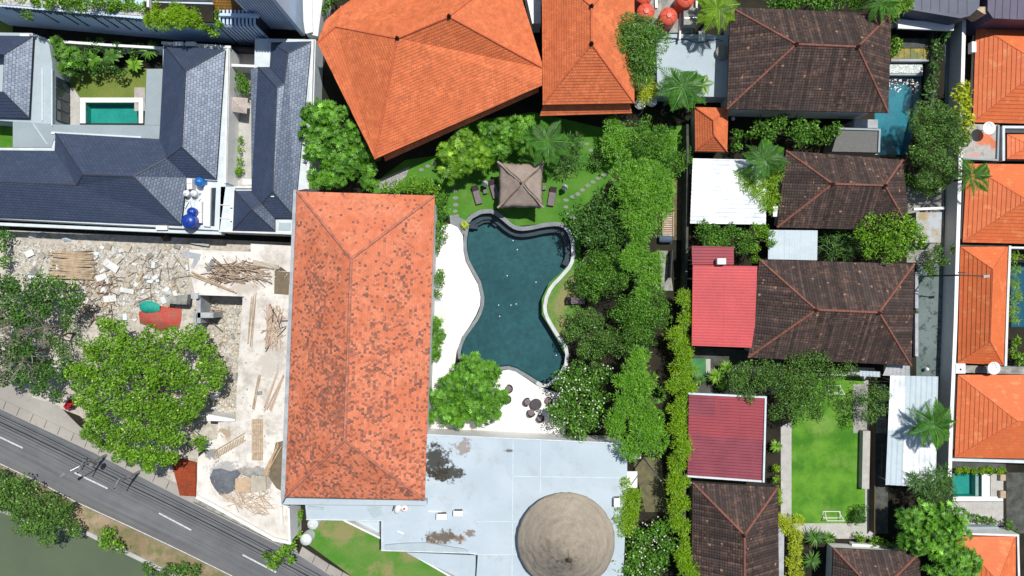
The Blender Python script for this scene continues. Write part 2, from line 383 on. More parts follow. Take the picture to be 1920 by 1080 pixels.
def thatch(name, a, b, ring=False, c=(0, 0)):
    m = MT(name, .95, .1)
    if ring:
        X, Y, _ = m.sep(m.co)
        dx = m.math('SUBTRACT', X, c[0]); dy = m.math('SUBTRACT', Y, c[1])
        r = m.math('SQRT', m.math('ADD', m.math('MULTIPLY', dx, dx), m.math('MULTIPLY', dy, dy)))
        an = m.math('ARCTAN2', dy, dx)
        n1 = m.noise(1, 5, .7, vec=m.comb(m.math('MULTIPLY', r, 2.4), m.math('MULTIPLY', an, 1.6)))
        n2 = m.noise(1, 4, .75, vec=m.comb(m.math('MULTIPLY', r, 3.0), m.math('MULTIPLY', an, 60)))
    else: n1 = m.noise(.9, 4); n2 = m.noise(9, 6, .8, vec=m.scale(m.co, (1, 1, .2)))
    col = m.mix(m.ramp(n1, .3, .7), a, b)
    f = m.ramp(n2, .2, .8, .62, 1.35)
    x = m.n('ShaderNodeVectorMath', operation='SCALE'); m.L(col, x.inputs[0]); m.L(f, x.inputs['Scale'])
    m.color(x.outputs[0]); m.bump(n2, .9, .12); return m.m
M['thatch'] = thatch('grey_brown_thatch', (.40, .325, .275), (.30, .24, .20))
pc = G(1062, 1015, 5)
M['thatch_ring'] = thatch('ringed_straw_thatch', (.44, .38, .30), (.31, .265, .21), True, (pc.x, pc.y))
M['water'] = watermat('pool_water', (.72, .90, .91), 1.0, .10)
M['water_pale'] = watermat('clear_pool_water', (.75, .95, .97), 1.0, .08)
M['basin'] = simple('dark_green_pool_tiles', (.040, .105, .116), (.027, .078, .090), .22, .7, .3, 1.6, .22, .1)
M['basin_step'] = simple('grey_pool_step', (.075, .072, .088), (.06, .058, .07), .8, .7, .3, 8, .15, .1)
M['basin_turq'] = simple('turquoise_pool_tiles', (.018, .21, .27), (.012, .15, .22), .6, .6)
M['basin_green'] = simple('green_pool_tiles', (.025, .30, .24), (.02, .24, .19), .6, .6)
M['basin_blue'] = simple('blue_pool_tiles', (.012, .085, .15), (.01, .07, .12), .6, .6)
def canal_mat():
    m = MT('murky_canal_water', .22, .4)
    m.color(m.mix(m.ramp(m.noise(.12, 4), .35, .65), (.112, .140, .085), (.092, .120, .075))); m.bump(m.noise(1.2, 5), .1, .05); return m.m
M['canal'] = canal_mat()
LM = {
 'mid': leafmat('mid_green_leaves', (.024, .085, .008), (.17, .39, .038), .27),
 'dark': leafmat('dark_green_leaves', (.020, .065, .011), (.115, .27, .042), .25),
 'bright': leafmat('bright_green_leaves', (.045, .14, .008), (.24, .47, .026), .25),
 'star': leafmat('frangipani_leaves', (.026, .105, .008), (.17, .42, .028), .22),
 'olive': leafmat('olive_leaves', (.035, .075, .014), (.155, .33, .05), .22),
 'feather': leafmat('feathery_leaves', (.065, .23, .014), (.27, .56, .040), .4),
 'lime': leafmat('lime_leaves', (.12, .27, .008), (.36, .58, .020), .4),
 'gold': leafmat('yellow_green_leaves', (.24, .34, .010), (.62, .70, .04), .35),
 'palm': leafmat('palm_leaves', (.035, .13, .020), (.14, .36, .05), .3, .4),
 'palm_lime': leafmat('light_palm_leaves', (.12, .26, .015), (.36, .58, .045), .35, .4),
}
M['flower'] = leafmat('white_petals', (.6, .62, .58), (.85, .86, .82), .2)
M['flower_y'] = leafmat('yellow_petals', (.55, .5, .10), (.8, .75, .3), .2)
# ---------------------------------------------------------------- roofs
def clip_v(poly, lo, hi):
    """clip a polygon of (pos, u, v) to lo<=v<=hi"""
    def half(p, f):
        out = []
        for i in range(len(p)):
            a, b = p[i], p[(i + 1) % len(p)]; fa, fb = f(a), f(b)
            if fa >= 0: out.append(a)
            if (fa >= 0) != (fb >= 0):
                t = fa / (fa - fb); out.append((a[0].lerp(b[0], t), a[1] + (b[1] - a[1]) * t, a[2] + (b[2] - a[2]) * t))
        return out
    p = half(poly, lambda q: q[2] - lo)
    return half(p, lambda q: hi - q[2]) if len(p) > 2 else []

def roof(parent, faces, mat, course=.33, lip=.045, cap=None, capr=.13, fascia=None, fh=.22, moss=None, nocap=(), name='roof'):
    """faces: lists of (px, py, z). Tiled courses are real steps; shared edges get ridge caps; free edges a fascia board"""
    V = []; F = []; UV = []; MO = []; edges = {}
    for fi, fc in enumerate(faces):
        P = [G(*p) for p in fc]
        n = Vector((0, 0, 0))
        for i in range(len(P)):
            a, b = P[i], P[(i + 1) % len(P)]
            n += Vector(((a.y - b.y) * (a.z + b.z), (a.z - b.z) * (a.x + b.x), (a.x - b.x) * (a.y + b.y)))
        if n.z < 0: n = -n; P = P[::-1]; fc = fc[::-1]
        n.normalize()
        g = Vector((-n.x, -n.y, 0)); g = -g
        vd = Vector((-n.x * n.z, -n.y * n.z, 1 - n.z * n.z)); vd = vd.normalized() if vd.length > 1e-4 else Vector((0, 1, 0))
        ud = vd.cross(n).normalized()
        pts = [(p, p.dot(ud), p.dot(vd)) for p in P]; vmin = min(q[2] for q in pts); vmax = max(q[2] for q in pts)
        for t in tessellate_polygon([P]):
            tri = [(pts[i][0], pts[i][1], pts[i][2] - vmin) for i in t]
            a, b, c = (q[0] for q in tri)
            if (b - a).cross(c - a).dot(n) < 0: tri = tri[::-1]
            k = 0
            while k * course < vmax - vmin:
                lo, hi = k * course, (k + 1) * course
                pc_ = clip_v(tri, lo, hi)
                if len(pc_) > 2:
                    b0 = len(V)
                    for (p, u, v) in pc_:
                        V.append(p + n * lip * (1 - (v - lo) / course)); MO.append(moss[fi] if moss else 0)
                    F.append(tuple(range(b0, b0 + len(pc_)))); UV += [(u, v + fi * .37) for (_, u, v) in pc_]
                    if k:
                        for i in range(len(pc_)):
                            a, b = pc_[i], pc_[(i + 1) % len(pc_)]
                            if abs(a[2] - lo) < 1e-5 and abs(b[2] - lo) < 1e-5:
                                b1 = len(V); V += [a[0] + n * lip, b[0] + n * lip, b[0], a[0]]; MO += [MO[-1]] * 4
                                F.append((b1, b1 + 3, b1 + 2, b1 + 1)); UV += [(a[1], lo + fi * .37)] * 1 + [(a[1], lo - .01)] + [(b[1], lo - .01)] + [(b[1], lo)]
                k += 1
        for i in range(len(fc)):
            a, b = tuple(fc[i]), tuple(fc[(i + 1) % len(fc)]); key = tuple(sorted((a, b))); edges.setdefault(key, []).append(fi)
    me = mesh(name, V, F, mat, parent, uvs=UV)
    if moss:
        at = me.data.attributes.new('moss', 'FLOAT', 'POINT'); at.data.foreach_set('value', MO)
    nc = {tuple(sorted(((a[0], a[1]), (b[0], b[1])))) for a, b in nocap}
    free = []
    for (a, b), fs in edges.items():
        if len(fs) > 1:
            if cap and tuple(sorted(((a[0], a[1]), (b[0], b[1])))) not in nc:
                A, B = G(*a), G(*b); L = (B - A).length; ns = max(1, int(L / .42)); pts = []; rr = []
                for i in range(ns):
                    pts += [A.lerp(B, i / ns), A.lerp(B, (i + .96) / ns)]; rr += [capr, capr * .86]
                pts.append(B); rr.append(capr)
                bb = MB(); bb.tube(pts, rr, 6); bb.out('ridge_cap', cap, me)
        else: free.append((a, b))
    if fascia:
        for a, b in free:
            A, B = G(*a), G(*b)
            d = B - A; L = d.length
            if L < .3: continue
            bb = MB(); m = (A + B) / 2; dh = Vector((d.x, d.y, 0)); rz = math.atan2(d.y, d.x)
            o = Vector((0, 0, -fh / 2 - .005)); nn = Vector((-d.y, d.x, 0)).normalized() * .02
            q = [A + nn, B + nn, B - nn, A - nn]; lowz = Vector((0, 0, -fh))
            b0 = len(bb.v); bb.v += [tuple(x + Vector((0, 0, .01))) for x in q] + [tuple(x + lowz) for x in q]
            for f in ((0, 1, 2, 3), (7, 6, 5, 4), (0, 4, 5, 1), (1, 5, 6, 2), (2, 6, 7, 3), (3, 7, 4, 0)): bb.f.append(tuple(b0 + i for i in f))
            bb.out('fascia', fascia, parent)
    return me

def shrink(P, d):
    c = sum(P, Vector((0, 0, 0))) / len(P); out = []
    for p in P:
        v = p - c; L = v.length; out.append(c + v * max(.3, (L - d * 1.35) / L))
    return out
def finial(p, z, parent, mat=None):
    b = MB(); b.lathe((p.x, p.y, z - .05), [(.22, 0), (.26, .12), (.12, .3), (.17, .42), (.08, .6), (.03, .85)], 10); b.out('finial', mat or M['finial'], parent, True)
def hip(name, label, NW, NE, SE, SW, A, B, ze, zr, mat, cap, course=.33, fas=None, wallm=None, cat='house', vertical=False, fin=False, inset=.8, z0=0, capr=.13, moss=None, lip=.045, group=None, over=None):
    """four corner hip roof; A and B are the ridge ends (A west/north, B east/south)"""
    e = lambda p: (p[0], p[1], ze); r = lambda p: (p[0], p[1], zr)
    NWe, NEe, SEe, SWe, Ar, Br = e(NW), e(NE), e(SE), e(SW), r(A), r(B)
    if vertical: faces = [[NWe, NEe, Ar], [NEe, SEe, Br, Ar], [SEe, SWe, Br], [SWe, NWe, Ar, Br]]
    else: faces = [[NWe, NEe, Br, Ar], [NEe, SEe, Br], [SEe, SWe, Ar, Br], [SWe, NWe, Ar]]
    P = [G(*q) for q in (NWe, NEe, SEe, SWe)]; c = sum(P, Vector((0, 0, 0))) / 4
    t = thing(name, label, cat, (c.x, c.y, 0), group)
    roof(t, faces, mat, course, lip, cap, capr, fas or M['fascia_brown'], moss=moss)
    b = MB(); b.prism(shrink(P, inset), z0, ze - .02); b.out('wall', wallm or M['plaster'], t)
    b = MB(); b.prism(shrink(P, .1), ze - .14, ze - .05); b.out('soffit', fas or M['fascia_brown'], t)
    if fin:
        for q in (A, B): p = G(q[0], q[1], zr); finial(p, zr + .05, t, cap if fin == 2 else None)
    return t

def corrugated(name, quad, mat, parent, pitch=.3, amp=.035, axis=0, th=.02):
    """quad: 4 x (px,py,z); waves run along edge 0-1 (axis 0) or 1-2 (axis 1)"""
    P = [G(*q) for q in quad]
    if axis: P = P[1:] + P[:1]
    L = (P[1] - P[0]).length; n = max(4, int(L / pitch) * 4); V = []; F = []
    for i in range(n + 1):
        t = i / n; a = P[0].lerp(P[1], t); b = P[3].lerp(P[2], t); z = amp * math.sin(i * math.pi / 2 + math.pi / 4)
        V += [a + Vector((0, 0, z)), b + Vector((0, 0, z))]
    for i in range(n): F.append((2 * i, 2 * i + 2, 2 * i + 3, 2 * i + 1) if True else 0)
    o = mesh(name, V, F, mat, parent); nrm = o.data.polygons[0].normal
    if nrm.z < 0: o.data.flip_normals()
    return o

# ---------------------------------------------------------------- vegetation
def quads(P, A, B, L, Wd, droop=0.0, tint=None):
    """diamond leaves: base P, direction A, side B (all (N,3)), length L, width Wd (N,)"""
    L = L[:, None]; Wd = Wd[:, None]; N = len(P)
    mid = P + A * L * .45; tip = P + A * L; tip[:, 2] -= droop * L[:, 0]
    v = np.empty((N, 4, 3)); v[:, 0] = P; v[:, 1] = mid + B * Wd * .5; v[:, 2] = tip; v[:, 3] = mid - B * Wd * .5
    f = np.arange(N * 4, dtype=np.int32).reshape(N, 4)
    return v.reshape(-1, 3), f, (np.repeat(tint, 4) if tint is not None else None)
def unit(a): return a / np.maximum(np.linalg.norm(a, axis=1, keepdims=True), 1e-6)
def rnd_dirs(n, zmin=-1.0):
    z = RNG.uniform(zmin, 1, n); t = RNG.uniform(0, 2 * np.pi, n); r = np.sqrt(1 - z * z)
    return np.stack([r * np.cos(t), r * np.sin(t), z], 1)
KIND = {  # leaf length, width, coverage, droop, up bias
 'leafy': (.30, .20, 3.6, .05, .6), 'fine': (.20, .12, 3.4, .05, .5), 'feather': (.42, .075, 3.6, .25, .3), 'big': (.62, .34, 3.0, .2, .7),
 'strap': (.9, .09, 3.0, .35, .2)}
def crown_pts(lobes, density, sub=.40, flat_=.75):
    """lobes: (x,y,zc,r) -> surface points and outward normals on clustered sub-lobes"""
    PP = []; NN = []; TT = []
    for (x, y, zc, r) in lobes:
        k = max(5, int(7 + r * 3.2)); d = rnd_dirs(k, -.05); c = np.array([x, y, zc]) + d * r * RNG.uniform(.45, .93, (k, 1)) * np.array([1, 1, flat_])
        rs = r * RNG.uniform(sub * .50, sub * 1.10, k) + .1
        base = RNG.uniform(-.22, .20, k)
        for i in range(k):
            n = max(3, int(density * rs[i] ** 2 * 3.14 * RNG.uniform(.7, 1.15) / (k * (sub ** 2) * .62)))
            dd = rnd_dirs(n, -.45); rad = RNG.uniform(.72, 1.06, (n, 1))
            PP.append(c[i] + dd * rs[i] * rad * np.array([1, 1, .8])); NN.append(dd)
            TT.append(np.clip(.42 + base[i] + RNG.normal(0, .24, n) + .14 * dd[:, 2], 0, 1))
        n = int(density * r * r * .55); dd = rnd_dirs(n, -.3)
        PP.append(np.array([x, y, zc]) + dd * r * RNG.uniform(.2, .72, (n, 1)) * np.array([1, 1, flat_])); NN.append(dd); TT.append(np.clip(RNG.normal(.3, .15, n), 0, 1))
    T_ = np.concatenate(TT); T_[RNG.random(len(T_)) < .012] = 2.0
    return np.concatenate(PP), np.concatenate(NN), T_
def crown_mesh(name, lobes, kind, mat, parent, dens=1.0, sub=.40, flat_=.75, scale=1.0):
    if kind == 'star':
        P, Nn, T = crown_pts(lobes, 6.5 * dens, sub, flat_); m = len(P); k = 9
        axis = unit(Nn * .8 + np.array([0, 0, .9])); a0 = RNG.uniform(0, 6.28, m)
        e1 = unit(np.cross(axis, np.array([.3, .9, .1]))); e2 = np.cross(axis, e1)
        LP = []; LA = []; LB = []; LT = []
        for j in range(k):
            t = (a0 + j * 6.283 / k)[:, None]; rad = np.cos(t) * e1 + np.sin(t) * e2; el = RNG.uniform(.05, .65, (m, 1))
            A = unit(rad + axis * el); LP.append(P); LA.append(A); LB.append(unit(np.cross(axis, rad))); LT.append(np.clip(T + RNG.normal(0, .1, m), 0, 2))
        P = np.concatenate(LP); n = len(P)
        v, f, t = quads(P, np.concatenate(LA), np.concatenate(LB), RNG.uniform(.36, .58, n) * scale, RNG.uniform(.12, .17, n) * scale, .12, np.concatenate(LT))
    else:
        L, Wd, cov, droop, up = KIND[kind]; L *= scale; Wd *= scale
        P, Nn, T = crown_pts(lobes, dens * cov / (L * Wd * .5) / 3.0, sub, flat_); n = len(P)
        rn = rnd_dirs(n)
        if kind in ('feather', 'strap'): A = unit(Nn * .9 + rn * .7 + np.array([0, 0, .15]))
        else: A = unit(np.cross(Nn + rn * .5, rn) + Nn * .25)
        nrm = unit(Nn * .6 + np.array([0, 0, up]) + rn * .5); B = unit(np.cross(nrm, A))
        v, f, t = quads(P, A, B, L * RNG.uniform(.65, 1.3, n), Wd * RNG.uniform(.7, 1.25, n), droop, T)
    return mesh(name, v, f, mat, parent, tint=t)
def flowers(lobes, n, mat, parent, size=.11):
    per = []
    for (x, y, zc, r) in lobes:
        k = max(1, int(n * r * r / sum(l[3] ** 2 for l in lobes))); d = rnd_dirs(k, .2); per.append(np.array([x, y, zc + .08]) + d * r * np.array([.98, .98, .86]))
    P = np.concatenate(per); m = len(P); V = []; F = []; T = []
    LP = []; LA = []; LB = []
    for j in range(5):
        t = RNG.uniform(0, .4, m) + j * 1.2566; A = np.stack([np.cos(t), np.sin(t), RNG.uniform(0, .3, m)], 1); LP.append(P); LA.append(unit(A)); LB.append(np.stack([-np.sin(t), np.cos(t), 0 * t], 1))
    P = np.concatenate(LP); q = len(P)
    v, f, t = quads(P, np.concatenate(LA), np.concatenate(LB), np.full(q, size), np.full(q, size * .7), 0, RNG.uniform(0, 1, q))
    o = mesh('blossom', v, f, mat, parent, tint=t); o['kind'] = 'stuff'; return o
def mklobes(lob, h, rel=.8, dome=.22):
    cx = sum(l[0] * l[2] ** 2 for l in lob) / sum(l[2] ** 2 for l in lob); cy = sum(l[1] * l[2] ** 2 for l in lob) / sum(l[2] ** 2 for l in lob)
    R = max(math.hypot(l[0] - cx, l[1] - cy) + l[2] for l in lob); out = []
    for (px, py, r) in lob:
        d = math.hypot(px - cx, py - cy) / R; zt = h * (1 - dome * d * d) * random.uniform(.93, 1.03); rm = sz(r, h)
        zc = max(rm * .55, zt - rm * rel); p = G(px, py, zc); out.append((p.x, p.y, zc, rm))
    return out, G(cx, cy, h * .6)
def trunkm(base, top, lobes, r, parent, mat=None):
    b = MB(); k = (0, .35, 1); mid = base.lerp(top, .5) + Vector((random.uniform(-.2, .2), random.uniform(-.2, .2), 0))
    b.tube([base, mid, top], [r, r * .8, r * .55], 7)
    for (x, y, z, rr) in lobes:
        e = Vector((x, y, z)); s = base.lerp(top, random.uniform(.6, 1)); mm = s.lerp(e, .5) + Vector((0, 0, .15 * rr)); b.tube([s, mm, e], [r * .5, r * .3, r * .12], 5)
    b.out('trunk', mat or M['bark'], parent)
def tree(label, lob, h, kind='leafy', mat='mid', name='tree', cat='tree', dens=1.0, sub=.40, fl=0, flm=None, scale=1.0, rel=.8, dome=.22, trunk=True, group=None, flat_=.75, z0=0):
    L, c = mklobes(lob, h, rel, dome); base = Vector((c.x, c.y, z0))
    t = thing(name, label, cat, base, group)
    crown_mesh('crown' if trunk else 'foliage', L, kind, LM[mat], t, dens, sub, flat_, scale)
    if trunk: trunkm(base, Vector((c.x, c.y, z0 + (h - z0) * .55)), L, .05 + .022 * h, t)
    if fl: flowers(L, fl, flm or M['flower'], t)
    return t
def bush(label, lob, h, kind='leafy', mat='mid', **k):
    k.setdefault('name', 'shrub'); k.setdefault('cat', 'shrub'); k.setdefault('trunk', True); return tree(label, lob, h, kind, mat, **k)

def frond_mesh(lmat, n=20, width=.27, droop=.55, curl=0):
    """unit length frond along +X"""
    V = []; F = []; T = []; pr = None
    def pt(t): return np.array([t * (1 - .12 * t), 0, .18 * math.sin(t * 2.2) - droop * t * t])
    for i in range(n):
        t = .12 + .88 * i / (n - 1); p = pt(t); w = width * math.sin(min(1, t * 1.05) * 2.75 + .35) + .04
        for s in (-1, 1):
            d = np.array([.55, s * 1.0, -.28 - .2 * random.random()]); d /= np.linalg.norm(d); q = p + d * max(.06, w); ax = np.array([.030, 0, 0.004])
            b = len(V); m = (p + q) / 2; V += [p - ax, m - ax * 1.0 + [0, 0, .012], q, m + ax * 1.0 + [0, 0, .012]]; F.append([b, b + 1, b + 2, b + 3])
            T += [min(1, max(0, .5 + random.gauss(0, .2)))] * 4
    for i in range(8):
        a, b_ = pt(i / 8), pt((i + 1) / 8); w = np.array([0, .012, 0]); b = len(V); V += [a - w, a + w, b_ + w * .6, b_ - w * .6]; F.append([b, b + 3, b + 2, b + 1]); T += [.9] * 4
    me = bpy.data.meshes.new('frond'); me.from_pydata([tuple(v) for v in V], [], F); at = me.attributes.new('tint', 'FLOAT', 'POINT'); at.data.foreach_set('value', T)
    me.materials.append(lmat); return me
FR = {k: [frond_mesh(LM[k], droop=d) for d in (.35, .55, .8)] for k in ('palm', 'palm_lime')}
FR['dark'] = [frond_mesh(LM['dark'], droop=d) for d in (.35, .6)]
BLD = {}
def palm(label, px, py, r, h, n=15, mat='palm', name='palm_tree', cat='palm tree', group=None, wide=1.0):
    zc = h; p = G(px, py, zc); R = sz(r, h) * 1.12
    t = thing(name, label, cat, (p.x, p.y, 0), group)
    b = MB(); b.tube([(p.x - .2, p.y + .1, 0), (p.x - .1, p.y, h * .5), (p.x, p.y, h)], [.17, .13, .11], 8); b.out('trunk', M['bark'], t)
    n = max(8, int(n * .78))
    for i in range(n):
        o = bpy.data.objects.new('frond', random.choice(FR[mat])); link(o, t)
        a = i * 2.39996 + random.uniform(-.15, .15); up = (1 - i / n) * .75 - .1
        o.location = (0, 0, h); o.rotation_euler = (random.uniform(-.25, .25), -up, a)
        s = R * random.uniform(.85, 1.15) * (1 - .15 * max(0, up)); o.scale = (s, s * wide, s)
    return t
def blades(label, px, py, r, h, n=26, mat='palm', name='fan_plant', cat='plant', group=None, z0=0, w=.16):
    """rosette of long arching blades"""
    p = G(px, py, h * .6 + z0); R = sz(r, h); V = []; F = []; T = []
    t = thing(name, label, cat, (p.x, p.y, z0), group)
    for i in range(n):
        a = i * 2.39996; el = random.uniform(.25, 1.2); L = R * random.uniform(.75, 1.1); ca, sa = math.cos(a), math.sin(a); tn = min(1, max(0, random.gauss(.55, .22)))
        pts = []
        for j in range(5):
            s = j / 4; x = L * s * math.cos(el * (1 - s * .6)); z = L * s * math.sin(el) * .9 - L * .55 * s * s; pts.append((x, z, w * math.sin(min(1, s * .9 + .12) * math.pi) * .5 + .01))
        b = len(V)
        for (x, z, ww) in pts: V += [(p.x + x * ca - ww * sa, p.y + x * sa + ww * ca, z0 + h * .55 + z), (p.x + x * ca + ww * sa, p.y + x * sa - ww * ca, z0 + h * .55 + z)]; T += [tn, tn]
        for j in range(4): q = b + 2 * j; F.append((q, q + 1, q + 3, q + 2))
    mesh('foliage', V, F, LM[mat], t, tint=T)
    b = MB(); b.tube([(p.x, p.y, z0), (p.x, p.y, z0 + h * .58)], .07, 6); b.out('stem', M['bark'], t)
    return t
# ---------------------------------------------------------------- ground, water, road
# main pool outline (water edge), clockwise from the north-west
POOL = [(879,428),(880,418),(886,410),(895,405),(903,401),(912,400),(920,400),(928,403),(940,412),(953,423),(962,429),(970,432),(980,433),(990,432),(1002,430),(1015,427),(1028,425),(1040,424),(1050,425),(1057,428),(1064,437),(1069,449),(1071,462),(1071.5,480),(1069,490),(1064,500),(1048,518),(1036,530),(1028,541),(1021,557),(1018,574),(1019,586),(1023,598),(1031,612),(1040,627),(1049,640),(1057,652),(1060,665),(1058,682),(1048,700),(1034,714),(1024,720),(1016,719),(1008,714),(989,702),(970,691),(953,686),(936,688),(915,686),(895,682),(876,676),(864,668),(864,660),(867,648),(874,632),(888,613),(897,600),(903,588),(908,572),(908.5,557),(905,540),(902,528),(892,510),(880,487),(876,470),(875,458),(876,446)]
def offpoly(poly, d, closed=True):
    out = []; n = len(poly)
    for i in range(n):
        a, b = poly[i - 1], poly[(i + 1) % n]; tx, ty = b[0] - a[0], b[1] - a[1]; L = math.hypot(tx, ty)
        out.append((poly[i][0] + ty / L * d, poly[i][1] - tx / L * d))
    return out
P_NW = rect(160, 192, 258, 231); P_NE = [(1640, 290), (1640, 140), (1727, 140), (1722, 200), (1700, 290)]
P_E = rect(1896, 492, 1990, 614); P_SE = rect(1786, 888, 1841, 931); P_MID = rect(457, 246, 471, 336)
POOLS = [POOL, P_NW, P_NE, P_E, P_SE, P_MID]
BANK = [(-15000, -6400), (-700, 640), (0, 957), (60, 978), (165, 1000), (235, 1033), (300, 1066), (345, 1088), (700, 1262), (2400, 2120), (16000, 8900)]
flat('ground', [(-15000, -9000), (16000, -9000)] + BANK[::-1], 0, M['soil'], POOLS)
flat('canal_water', [(x, y - 30) for x, y in BANK] + [(16000, 9900), (900, 2700), (-15000, -5200)], -1.3, M['canal'])
flat('far_bank', [(-15000, -5250), (900, 2650), (16000, 9850), (16000, 16000), (-15000, 16000)], -.2, M['soil'])
cw = tag(bpy.data.objects.new('canal_wall', None), kind='structure'); link(cw)
b = MB(); wallseg(b, BANK[1:-1], .22, .45, -1.7); b.out('embankment', M['concrete'], cw)
def basin(name, outline, depth, wl, bmat, wmat, parent=None):
    t = tag(bpy.data.objects.new(name, None), kind='structure'); link(t)
    P = [G(x, y, 0) for x, y in outline]; V = []; F = []; n = len(P)
    for p in P: V += [(p.x, p.y, 0), (p.x, p.y, -depth)]
    for i in range(n): j = (i + 1) % n; F.append((2 * i, 2 * i + 1, 2 * j + 1, 2 * j))
    mesh('basin_side', V, F, bmat, t)
    fl = [(960 + (x - 960), y) for x, y in outline]
    for nm, z, mt in (('basin_floor', -depth, bmat), ('water', wl, wmat)):
        loops = [[Vector((p.x, p.y, 0)) for p in P]]; fs = []
        for q in tessellate_polygon(loops):
            a, b_, c = (loops[0][k] for k in q); fs.append(q if (b_ - a).cross(c - a).z > 0 else q[::-1])
        mesh(nm, [(p.x, p.y, z) for p in P], fs, mt, t)
    return t
mp = basin('swimming_pool', POOL, 1.5, -.32, M['basin'], M['water'])
# underwater bench along the north and north-east rim, stepped
def ribbon(name, line, w0, w1, z0, z1, mat, parent=None, closed=False):
    n = len(line); V = []; F = []
    def nrm(i):
        a = line[i - 1] if (closed or i > 0) else line[i]; b_ = line[(i + 1) % n] if (closed or i < n - 1) else line[i]
        tx, ty = b_[0] - a[0], b_[1] - a[1]; L = math.hypot(tx, ty); return ty / L, -tx / L
    for i in range(n):
        nx, ny = nrm(i); p = G(line[i][0] + nx * w0, line[i][1] + ny * w0, z1); q = G(line[i][0] + nx * w1, line[i][1] + ny * w1, z1)
        V += [(p.x, p.y, z1), (q.x, q.y, z1), (q.x, q.y, z0), (p.x, p.y, z0)]
    for i in range(n if closed else n - 1):
        a, c = 4 * i, 4 * ((i + 1) % n)
        for k in range(4): F.append((a + k, c + k, c + (k + 1) % 4, a + (k + 1) % 4))
    if not closed: F += [(0, 1, 2, 3), (4 * n - 1, 4 * n - 2, 4 * n - 3, 4 * n - 4)]
    o = mesh(name, V, F, mat, parent)
    import bmesh
    bm = bmesh.new(); bm.from_mesh(o.data); bmesh.ops.recalc_face_normals(bm, faces=bm.faces); bm.to_mesh(o.data); bm.free()
    return o
ribbon('bench_step', POOL[0:26], -.3, -11.5, -1.5, -.50, M['basin_step'], mp)
ribbon('lower_step', POOL[0:9], -11.5, -17, -1.5, -.85, M['basin_step'], mp)
ribbon('coping', POOL[1:20], 8, .2, -.1, .45, M['coping'], mp)
ribbon('coping', POOL[19:44], 7, .2, -.1, .16, M['coping_pale'], mp)
ribbon('coping', POOL[43:] + POOL[:2], 6.5, .2, -.1, .05, M['coping'], mp)
b = MB()
for x, y in ((970, 468), (962, 451), (951, 517), (1005, 529), (968, 570), (958, 572), (937, 593), (1043, 666), (935, 572)):
    p = G(x, y, -.32); b.lathe((p.x, p.y, -.33), [(.02, 0), (.07, .02), (.03, .03)], 7)
o = b.out('painted_water_glints', M['white'], mp); o['kind'] = 'stuff'  # white dots painted as sun glints on the pool water
nwp = basin('courtyard_pool', P_NW, 1.2, -.12, M['basin_green'], M['water_pale'])
slab('pool_rim', [(150, 183), (268, 183), (268, 192), (150, 192)], -.05, .1, M['white'], nwp)
slab('pool_rim', [(150, 192.2), (160, 192.2), (160, 231), (150, 231)], -.05, .1, M['white'], nwp)
slab('pool_rim', [(260, 192.2), (268, 192.2), (268, 231), (260, 231)], -.05, .1, M['white'], nwp)
nep = basin('turquoise_pool', P_NE, 1.3, -.12, M['basin_turq'], watermat('rippled_pool_water', (.62, .92, .95), 1.0, .5, 5))
b = MB()
for i in range(90):
    x = random.uniform(1666, 1722); y = 149 + abs(random.gauss(0, 11)); p = G(x, y, -.1); r_ = random.uniform(.03, .10); b.lathe((p.x, p.y, -.125), [(.01, 0), (r_, .015), (.01, .03)], 6)
o = b.out('foam_and_glints', M['white'], nep); o['kind'] = 'stuff'  # white dots stand in for foam and sun sparkle
ep = basin('blue_lap_pool', P_E, 1.4, -.12, M['basin_blue'], M['water_pale'])
sp = basin('small_green_pool', P_SE, 1.2, -.12, M['basin_green'], M['water_pale'])
mdp = basin('narrow_villa_pool', P_MID, 1.2, -.12, M['basin_green'], M['water_pale'])
slab('pool_step', rect(1829, 888, 1840.5, 931), -1.2, -.35, M['path'], sp)
slab('pool_rim', rect(1786, 931.2, 1880, 940), -.05, .12, M['white'], sp)
slab('pool_rim', rect(1841.2, 889, 1856, 931), -.05, .12, M['white'], sp)
slab('pool_rim', rect(455, 336.3, 475, 346), -.05, .1, M['white'], mdp)

# road with UVs for tyre wear
TOPE = [(-900, 320), (0, 766), (97, 811), (180, 850), (337, 931), (480, 1001), (560, 1040), (622, 1080), (900, 1230), (2600, 2150)]
LOWE = [(-900, 440), (0, 872), (80, 910), (137, 941), (250, 993), (345, 1038), (432, 1081), (500, 1118), (820, 1290), (2500, 2210)]
V = []; F = []; UV = []; acc = 0; prev = None; NA = 60
def along(line, t):
    x = line[0][0] + (line[-1][0] - line[0][0]) * t
    for i in range(len(line) - 1):
        if line[i][0] <= x <= line[i + 1][0] + 1e-6:
            k = (x - line[i][0]) / (line[i + 1][0] - line[i][0]); return (x, line[i][1] + (line[i + 1][1] - line[i][1]) * k)
    return line[-1]
for i in range(NA + 1):
    a, c = G(*along(TOPE, i / NA)), G(*along(LOWE, i / NA))
    if prev is not None: acc += (a - prev).length
    prev = a; V += [(a.x, a.y, .02), (c.x, c.y, .02)]; UV.append(acc)
uvl = []
for i in range(NA):
    F.append((2 * i, 2 * i + 1, 2 * i + 3, 2 * i + 2)); uvl += [(0, UV[i]), (1, UV[i]), (1, UV[i + 1]), (0, UV[i + 1])]
tag(mesh('road', V, F, M['asphalt'], uvs=uvl), kind='structure')
flat('road_verge', [(x, y - 1) for x, y in LOWE[:7]] + [(x, y) for x, y in BANK[1:9]][::-1], .008, M['verge'])
mk = tag(bpy.data.objects.new('road_markings', None), kind='structure'); link(mk)
